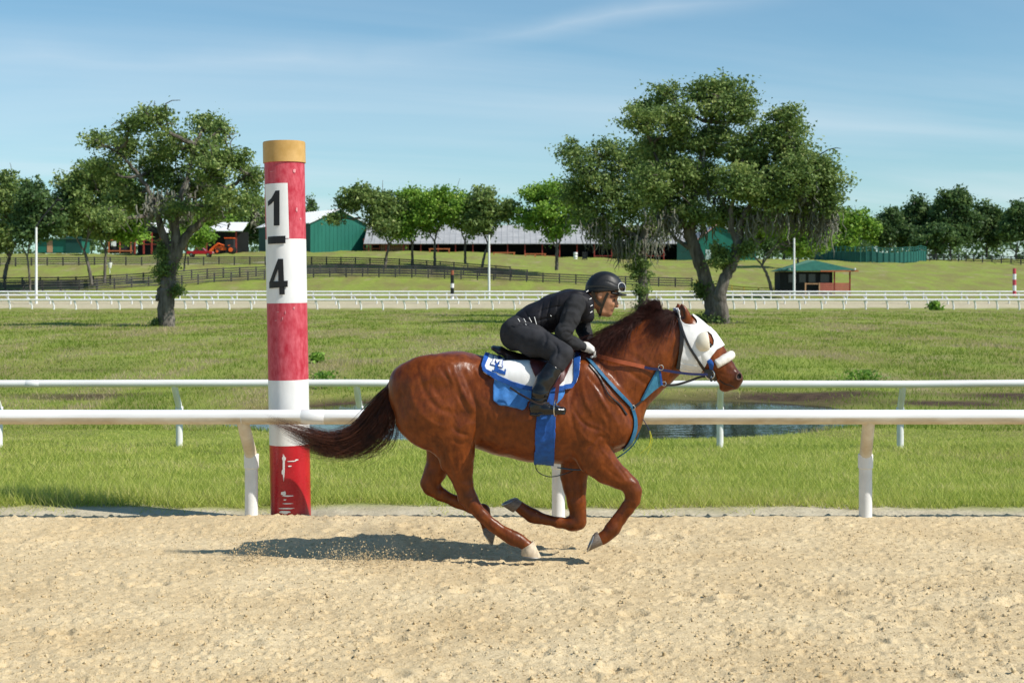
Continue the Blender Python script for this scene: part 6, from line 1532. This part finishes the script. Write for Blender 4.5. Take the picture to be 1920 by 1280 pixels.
def tree(name, label, base, trunks, clumps, lm, nsub, per, sub_r, leaf, seed, group=None, moss=(), twig=.05, ivy=()):
    """trunks: list of (points, r0, r1); clumps: crown lobes; both in world metres relative to base"""
    t = thing(name, label, 'tree', group, loc=tuple(base)); r = np.random.default_rng(seed)
    mb = MB(); tips = []
    for i, (pts, r0, r1) in enumerate(trunks): tips.append(limb(mb, pts, r0, r1, max(10, 6*len(pts)), 10, .03, seed + i))
    allp = np.vstack([p[len(p)//3:] for p in tips])
    pts, cen, tv = crown_points(clumps, nsub, per, sub_r, seed)
    for c in clumps:                                         # a limb reaching into each lobe
        q = np.array(c[:3]); k = np.argmin(((allp - q)**2 * [1, 1, 1.6]).sum(1) + np.where(allp[:, 2] > q[2] + .3, 1e3, 0)); s_ = allp[k]
        mid = (s_ + q) / 2 + np.array((0, 0, -.08 * np.linalg.norm(q - s_))) + r.normal(0, .15, 3); L_ = np.linalg.norm(q - s_)
        P = limb(mb, [s_, mid, q], min(.20, .05 + .028*L_) * max(1, twig/.05)**.5, twig, 9, 6, .05, seed)
        for _ in range(5):
            e = q + r.normal(0, .62, 3) * np.array(c[3:6]); limb(mb, [P[r.integers(4, 9)], (q + e)/2 + r.normal(0, .2, 3), e], twig, twig*.35, 5, 5)
    tr_ = mb.build('trunk', M_BARK, t, True)
    v, f, ra = leaf_quads(pts, leaf, seed + 1)
    tint = np.clip(ra * .62 + .12 + np.repeat(tv, 3), 0, 1)
    obj('crown', mesh_of(name + '_crown', v, f, False, tint), lm, t)
    if len(ivy):
        p2, _, tv2 = crown_points(ivy, 30 * len(ivy), per, sub_r * .6, seed + 9, .8); v, f, ra = leaf_quads(p2, leaf * .8, seed + 4)
        obj('ivy', mesh_of('ivy', v, f, False, np.clip(ra*.5 + .05, 0, 1)), lm, t)
    if len(moss):
        P = []
        for (x, y, z, rx, ry, ln, k) in moss:
            for _ in range(int(k*1.8)):
                s0 = np.array((x + r.normal(0, rx), y + r.normal(0, ry), z + r.normal(0, .25))); L_ = ln * r.uniform(.35, 1.15)
                P.append(np.stack([s0 + np.array((r.normal(0, .03)*j, r.normal(0, .03)*j, -L_*j/6)) for j in range(7)]))
        v, f = strands(np.stack(P), r.uniform(.5, 1.3, len(P)) * .065)
        o = obj('spanish_moss', mesh_of('moss', v, f, True), M_MOSS, t); o['kind'] = 'stuff'
    return t
def pxtree(name, label, px, pyb, d, trunks, lobes, lm, nsub, per, sub_r, leaf, seed, group=None, moss=(), ivy=(), depth=.8, zb=None, r_=1.0):
    """same, given by photo measurements at distance d: trunks [[(px,py,dy)...], r0, r1], lobes (px,py,rx_px,ry_px[,dy])"""
    s = d / FPX; X0 = wx(px, d); Z0 = gz(X0, d) if zb is None else zb; r = np.random.default_rng(seed + 100)
    def q(p): return ((wx(p[0], d) - X0), (p[2] if len(p) > 2 else 0), wz(p[1], d) - Z0)
    T = []
    for pts, a, b in trunks:
        P = [q(p) for p in pts]; T.append(([P[0][:2] + (min(P[0][2], -.3),)] + P[1:] if P[0][2] < .8 else P, a, b))
    Wd = np.ptp([l[0] for l in lobes]) * s * .5 * depth
    Lb = [(*q(l)[:1], (l[4] if len(l) > 4 else r.uniform(-1, 1) * Wd * .75), q(l)[2], l[2]*s, max(l[2], l[3])*s*.95, l[3]*s) for l in lobes]
    M_ = [(q(m)[0], r.uniform(-1, 1)*Wd*.5, q(m)[2], m[2]*s, Wd*.25, m[3]*s, m[4]) for m in moss]
    Iv = [(q(m)[0], 0, q(m)[2], m[2]*s, m[2]*s, m[3]*s) for m in ivy]
    return tree(name, label, (X0, d, Z0), T, Lb, lm, nsub, per, sub_r, leaf, seed, group, M_, .05 * (d / 85.)**.5, Iv)

gO = 'large live oaks standing in the infield'
pxtree('live_oak', 'big live oak with thick cut trunk at left, before the far rails', 312, 614, 80,
       [([(312, 614), (312, 570), (316, 530), (320, 500), (330, 455)], .50, .32), ([(320, 500), (352, 440), (395, 400), (432, 352)], .30, .12), ([(322, 480), (302, 430), (290, 380), (262, 330)], .26, .10),
        ([(330, 455), (330, 400), (350, 340), (365, 270)], .27, .09), ([(300, 562), (303, 548), (302, 540)], .26, .22), ([(432, 352), (460, 330), (478, 320)], .11, .05), ([(262, 330), (225, 290), (180, 265)], .09, .04)],
       [(180, 262, 26, 20), (232, 275, 34, 26), (200, 312, 34, 24), (262, 250, 26, 22), (308, 232, 42, 26), (365, 222, 36, 24), (396, 238, 24, 20), (322, 275, 50, 34), (380, 285, 42, 34), (268, 310, 42, 36), (312, 335, 46, 36), (222, 360, 36, 34),
        (258, 375, 40, 30), (440, 300, 34, 28), (468, 335, 26, 34), (410, 330, 36, 30), (366, 350, 40, 28), (446, 380, 34, 26), (478, 380, 20, 22), (345, 390, 30, 18), (402, 395, 26, 14), (240, 410, 30, 18)],
       M_LEAF, 640, 46, .33, .10, 31, gO, moss=[(300, 365, 12, 45, 24), (345, 370, 12, 45, 26), (318, 390, 10, 40, 16), (290, 390, 8, 38, 12), (470, 390, 8, 35, 10), (410, 400, 8, 30, 8), (360, 330, 10, 40, 12)],
       ivy=[(312, 505, 13, 22), (326, 545, 10, 10), (297, 606, 9, 7), (308, 470, 9, 16)], depth=.9)
pxtree('live_oak', 'moss hung oak with upright slim trunk, left of the big right oaks', 1205, 592, 112,
       [([(1205, 592), (1206, 550), (1204, 500), (1206, 455), (1212, 420)], .44, .26), ([(1206, 455), (1170, 430), (1130, 400), (1095, 340)], .24, .08), ([(1212, 420), (1230, 370), (1225, 310)], .22, .08)],
       [(1076, 285, 26, 30), (1100, 320, 32, 32), (1135, 290, 36, 34), (1085, 360, 28, 36), (1130, 350, 44, 40), (1175, 330, 46, 44), (1215, 300, 46, 44), (1160, 390, 48, 36), (1210, 375, 46, 44), (1110, 410, 34, 32), (1150, 435, 36, 24), (1205, 440, 34, 26), (1240, 420, 30, 26)],
       M_LEAF, 620, 42, .40, .125, 37, gO, moss=[(1170, 450, 20, 50, 30), (1120, 420, 16, 50, 20), (1215, 450, 14, 45, 20), (1240, 420, 12, 45, 16)], ivy=[(1198, 500, 17, 26), (1203, 540, 11, 22), (1190, 470, 16, 18), (1203, 575, 9, 14)])
pxtree('live_oak', 'tallest oak with dark trunk leaning left behind the horse head', 1334, 606, 88,
       [([(1336, 606), (1334, 570), (1322, 520), (1304, 470), (1290, 430)], .52, .34), ([(1290, 430), (1262, 390), (1240, 340), (1225, 270)], .26, .08), ([(1296, 440), (1300, 380), (1310, 310), (1330, 230)], .28, .08), ([(1304, 470), (1270, 450), (1245, 420)], .16, .06)],
       [(1250, 172, 26, 20), (1225, 200, 34, 26), (1205, 235, 34, 28), (1262, 225, 38, 32), (1320, 172, 36, 24), (1360, 165, 34, 22), (1392, 186, 24, 22), (1345, 205, 42, 26), (1296, 260, 46, 36), (1235, 280, 42, 36), (1340, 262, 42, 34), (1270, 330, 52, 42), (1222, 345, 40, 38), (1320, 335, 50, 42), (1260, 385, 40, 28), (1300, 400, 38, 24), (1390, 225, 24, 18)],
       M_LEAF, 740, 46, .36, .11, 41, gO, moss=[(1250, 400, 18, 55, 30), (1300, 410, 18, 50, 26), (1340, 360, 18, 50, 20), (1290, 300, 16, 40, 10)], ivy=[(1325, 598, 14, 10), (1320, 545, 12, 20)])
pxtree('live_oak', 'pale trunked oak hung with long moss, right of the tallest', 1358, 608, 86,
       [([(1358, 608), (1354, 580), (1350, 550), (1362, 515), (1378, 486), (1384, 452)], .42, .28), ([(1384, 452), (1392, 410), (1420, 370), (1460, 330), (1490, 280)], .22, .06), ([(1382, 460), (1372, 420), (1374, 370), (1392, 300)], .22, .07), ([(1392, 410), (1440, 400), (1490, 385), (1530, 370)], .15, .06)],
       [(1468, 225, 28, 22), (1496, 240, 22, 18), (1440, 258, 34, 28), (1484, 282, 34, 30), (1400, 280, 40, 34), (1430, 310, 46, 36), (1520, 310, 36, 30), (1484, 335, 44, 36), (1545, 345, 28, 34), (1385, 345, 44, 40), (1440, 365, 46, 32), (1510, 375, 40, 28), (1550, 385, 20, 26), (1370, 400, 36, 26), (1420, 405, 34, 20)],
       M_LEAF, 720, 46, .36, .11, 43, gO, moss=[(1480, 390, 20, 55, 36), (1530, 395, 16, 70, 46), (1440, 395, 16, 55, 26), (1400, 410, 14, 55, 22), (1500, 345, 16, 40, 14), (1555, 400, 8, 60, 18)], ivy=[(1356, 490, 16, 16), (1395, 470, 18, 16), (1350, 600, 10, 8), (1346, 470, 12, 12)])

gM = 'shade trees on the slope before the barns'
def mid(px, pyb, d, top, x0, x1, ybot, seed, label, lm=M_LEAF2, lean=0, nsub=250, name='shade_tree', group=gM, leaf=.27, trunk=.24, moss=(), nl=13):
    r = np.random.default_rng(seed); lobes = []
    cx_, w_, h_ = (x0 + x1)/2, (x1 - x0)/2, (ybot - top)
    for k_ in range(nl):
        v_ = r.random(); u_ = r.uniform(-1, 1); sh_ = math.sqrt(max(.08, 1 - (2*abs(v_ - .55))**2.2))
        lobes.append((cx_ + u_ * w_ * .74 * sh_, top + h_*(.16 + .68*v_), w_ * r.uniform(.26, .42), h_ * r.uniform(.15, .25)))
    lobes += [(cx_ + r.normal(0, w_*.15), top + h_*.16, w_*.34, h_*.16), (x0 + w_*.28, top + h_*r.uniform(.5, .7), w_*.28, h_*.2), (x1 - w_*.28, top + h_*r.uniform(.45, .65), w_*.28, h_*.2)]
    fk = pyb - (pyb - ybot)*.75
    T = [([(px, pyb), (px + lean*.4, (pyb + fk)/2), (px + lean, fk)], trunk, trunk*.75), ([(px + lean, fk), (px + lean - w_*.2, ybot - h_*.1), (cx_ - w_*.45, top + h_*.45)], trunk*.55, .06), ([(px + lean, fk), (px + lean + w_*.15, ybot - h_*.12), (cx_ + w_*.45, top + h_*.4)], trunk*.55, .06), ([(px + lean, fk), (cx_, top + h_*.35)], trunk*.5, .06)]
    s = d / FPX
    return pxtree(name, label, px, pyb, d, T, lobes, lm, int(nsub*1.7), 26, .60 * (d/230.)**.5, leaf, seed, group, moss, zb=wz(pyb, d))
mid(722, 497, 234, 349, 611, 765, 446, 61, 'greyish spreading tree right of the green barn', M_LEAF, 8)
mid(773, 494, 236, 352, 716, 822, 448, 62, 'slim bright green tree, second in the row by the barn')
mid(815, 494, 235, 349, 776, 884, 440, 63, 'bright green round tree in the middle of the row', M_LEAF2)
mid(872, 492, 238, 372, 846, 916, 440, 68, 'low green tree leaning beside the mid light pole', M_LEAF2, nsub=150)
mid(904, 497, 233, 347, 868, 968, 445, 64, 'pale open tree at the light pole', M_LEAF, 12, nsub=190)
mid(1044, 503, 228, 338, 968, 1112, 452, 65, 'large bright green tree right of the light pole', M_LEAF2, 0, nsub=330, trunk=.3)
mid(1447, 542, 196, 402, 1398, 1552, 482, 66, 'tree with leaning forked trunk behind the kiosk roof', M_LEAF2, -18, nsub=240)
mid(1496, 502, 262, 395, 1440, 1560, 478, 67, 'green tree filling the gap under the moss', M_LEAF2, 0, nsub=200)
mid(8, 520, 206, 322, -70, 84, 470, 71, 'dark green tree cut by the left edge', M_LEAF, 10, nsub=300, trunk=.3)
mid(57, 541, 197, 345, 18, 128, 462, 72, 'thin forked tree behind the left light pole', M_LEAF3, -6, nsub=200, trunk=.16)
mid(172, 530, 200, 305, 100, 262, 452, 73, 'bent trunk tree at left of the big oak', M_LEAF, -14, nsub=330, trunk=.26)
mid(196, 528, 203, 312, 150, 282, 450, 74, 'straight trunk tree close behind the bent one', M_LEAF2, 2, nsub=260, trunk=.22)
mid(345, 505, 210, 390, 325, 400, 462, 75, 'slender young tree behind the big left oak trunk', M_LEAF2, 4, nsub=70, trunk=.14, nl=7)
gD = 'dark trees on the skyline'
def far(px, pyb, d, top, x0, x1, seed, label, lm=M_LEAF3, nsub=230, leaf=.40):
    return mid(px, pyb, d, top, x0, x1, pyb - (pyb - top)*.12, seed, label, lm, 0, nsub, 'skyline_tree', gD, leaf, .3)
far(1602, 482, 340, 390, 1556, 1648, 81, 'round green tree just right of the moss hung oaks', M_LEAF2)
far(1530, 484, 345, 408, 1480, 1590, 82, 'green tree seen beneath the hanging moss', M_LEAF3)
far(1668, 480, 345, 388, 1636, 1706, 83, 'narrow dark tree behind the green pen', M_LEAF3, 170)
far(1720, 478, 350, 364, 1682, 1762, 84, 'tall dark tree left of the tallest skyline crown', M_LEAF3)
far(1782, 480, 345, 357, 1736, 1834, 85, 'tallest dark skyline tree at right', M_LEAF3, 300)
far(1850, 480, 350, 376, 1806, 1892, 86, 'dark tree between the tallest one and the right edge', M_LEAF3)
far(1905, 482, 340, 383, 1868, 1964, 87, 'dark tree cut by the right edge', M_LEAF3)
far(1752, 484, 335, 420, 1716, 1800, 88, 'low dark tree under the tallest skyline crowns', M_LEAF3, 150)
far(590, 470, 345, 371, 566, 600, 89, 'small tree top showing above the green barn roof', M_LEAF3, 60)
far(400, 470, 345, 378, 330, 455, 90, 'hazy green tree behind the machine shed', M_LEAF2, 200)
far(455, 470, 350, 372, 410, 505, 91, 'hazy tree behind the white barn roof, left of the pole', M_LEAF3, 200)
far(120, 470, 345, 372, 60, 190, 92, 'tree behind the left shade trees', M_LEAF3, 220)
far(1080, 480, 345, 400, 1020, 1140, 93, 'tree behind the stable roof, right of the bright tree', M_LEAF3, 180)
far(1470, 484, 350, 410, 1400, 1500, 94, 'dark tree behind the green gable barn', M_LEAF3, 180)
# unbroken wood far behind the farm
r = np.random.default_rng(8); n = 2600; xw = r.uniform(-210, 230, n); yw = 425 + r.uniform(-25, 60, n); top = np.interp(xw, [-210, -120, -60, -20, 60, 100, 130, 230], [17, 17, 12, 8, 9, 11, 12, 14]) * (.75 + .5 * (noise2(xw, yw, .05, 12) + .5))
c_ = np.stack([xw, yw, 10.5 + top * r.random(n)**.6], 1); k_ = np.repeat(np.arange(n), 16); p_ = c_[k_] + r.normal(0, 1, (len(k_), 3)) * [1.6, 1.6, 1.1]
v, f, q_ = leaf_quads(p_, .75, 14); o = obj('distant_wood', mesh_of('distant_wood', v, f, False, np.clip(q_*.6 + .1, 0, 1)), M_LEAF3); tag(o, 'distant green wood along the skyline behind the farm', 'wood', kind='stuff')
# low weeds in the infield
def weed(px, pyb, d, h, w_, label, seed):
    x = wx(px, d); r = np.random.default_rng(seed); n = 260; a = r.random(n); c_ = np.stack([r.normal(0, w_, n) * (1 - .5*a), r.normal(0, w_, n), h * a], 1)
    t = thing('weed_clump', label, 'weed', 'dark weeds in the infield', loc=(x, d, gz(x, d)))
    v, f, q = leaf_quads(c_, .055 * d / 35, seed); obj('leaves', mesh_of('weed', v, f, False, q*.6), M_LEAF2, t)
    mb = MB()
    for _ in range(6): mb.tube([(0, 0, -.05), tuple(r.normal(0, w_*.4, 2)) + (h*.6,), tuple(r.normal(0, w_*.8, 2)) + (h*.95,)], .008, 5)
    mb.build('stems', M_LEAF2, t)
weed(607, 713, 33.5, .42, .26, 'dark leafy weed just right of the quarter pole, lower one', 3)
weed(595, 678, 42, .28, .14, 'small leafy weed right of the quarter pole, upper one', 4)
weed(1618, 712, 36, .25, .35, 'low grey green weed clump above the pond rail', 5)
weed(1753, 572, 150, .9, .4, 'lone dark weed below the far rails at right', 6)
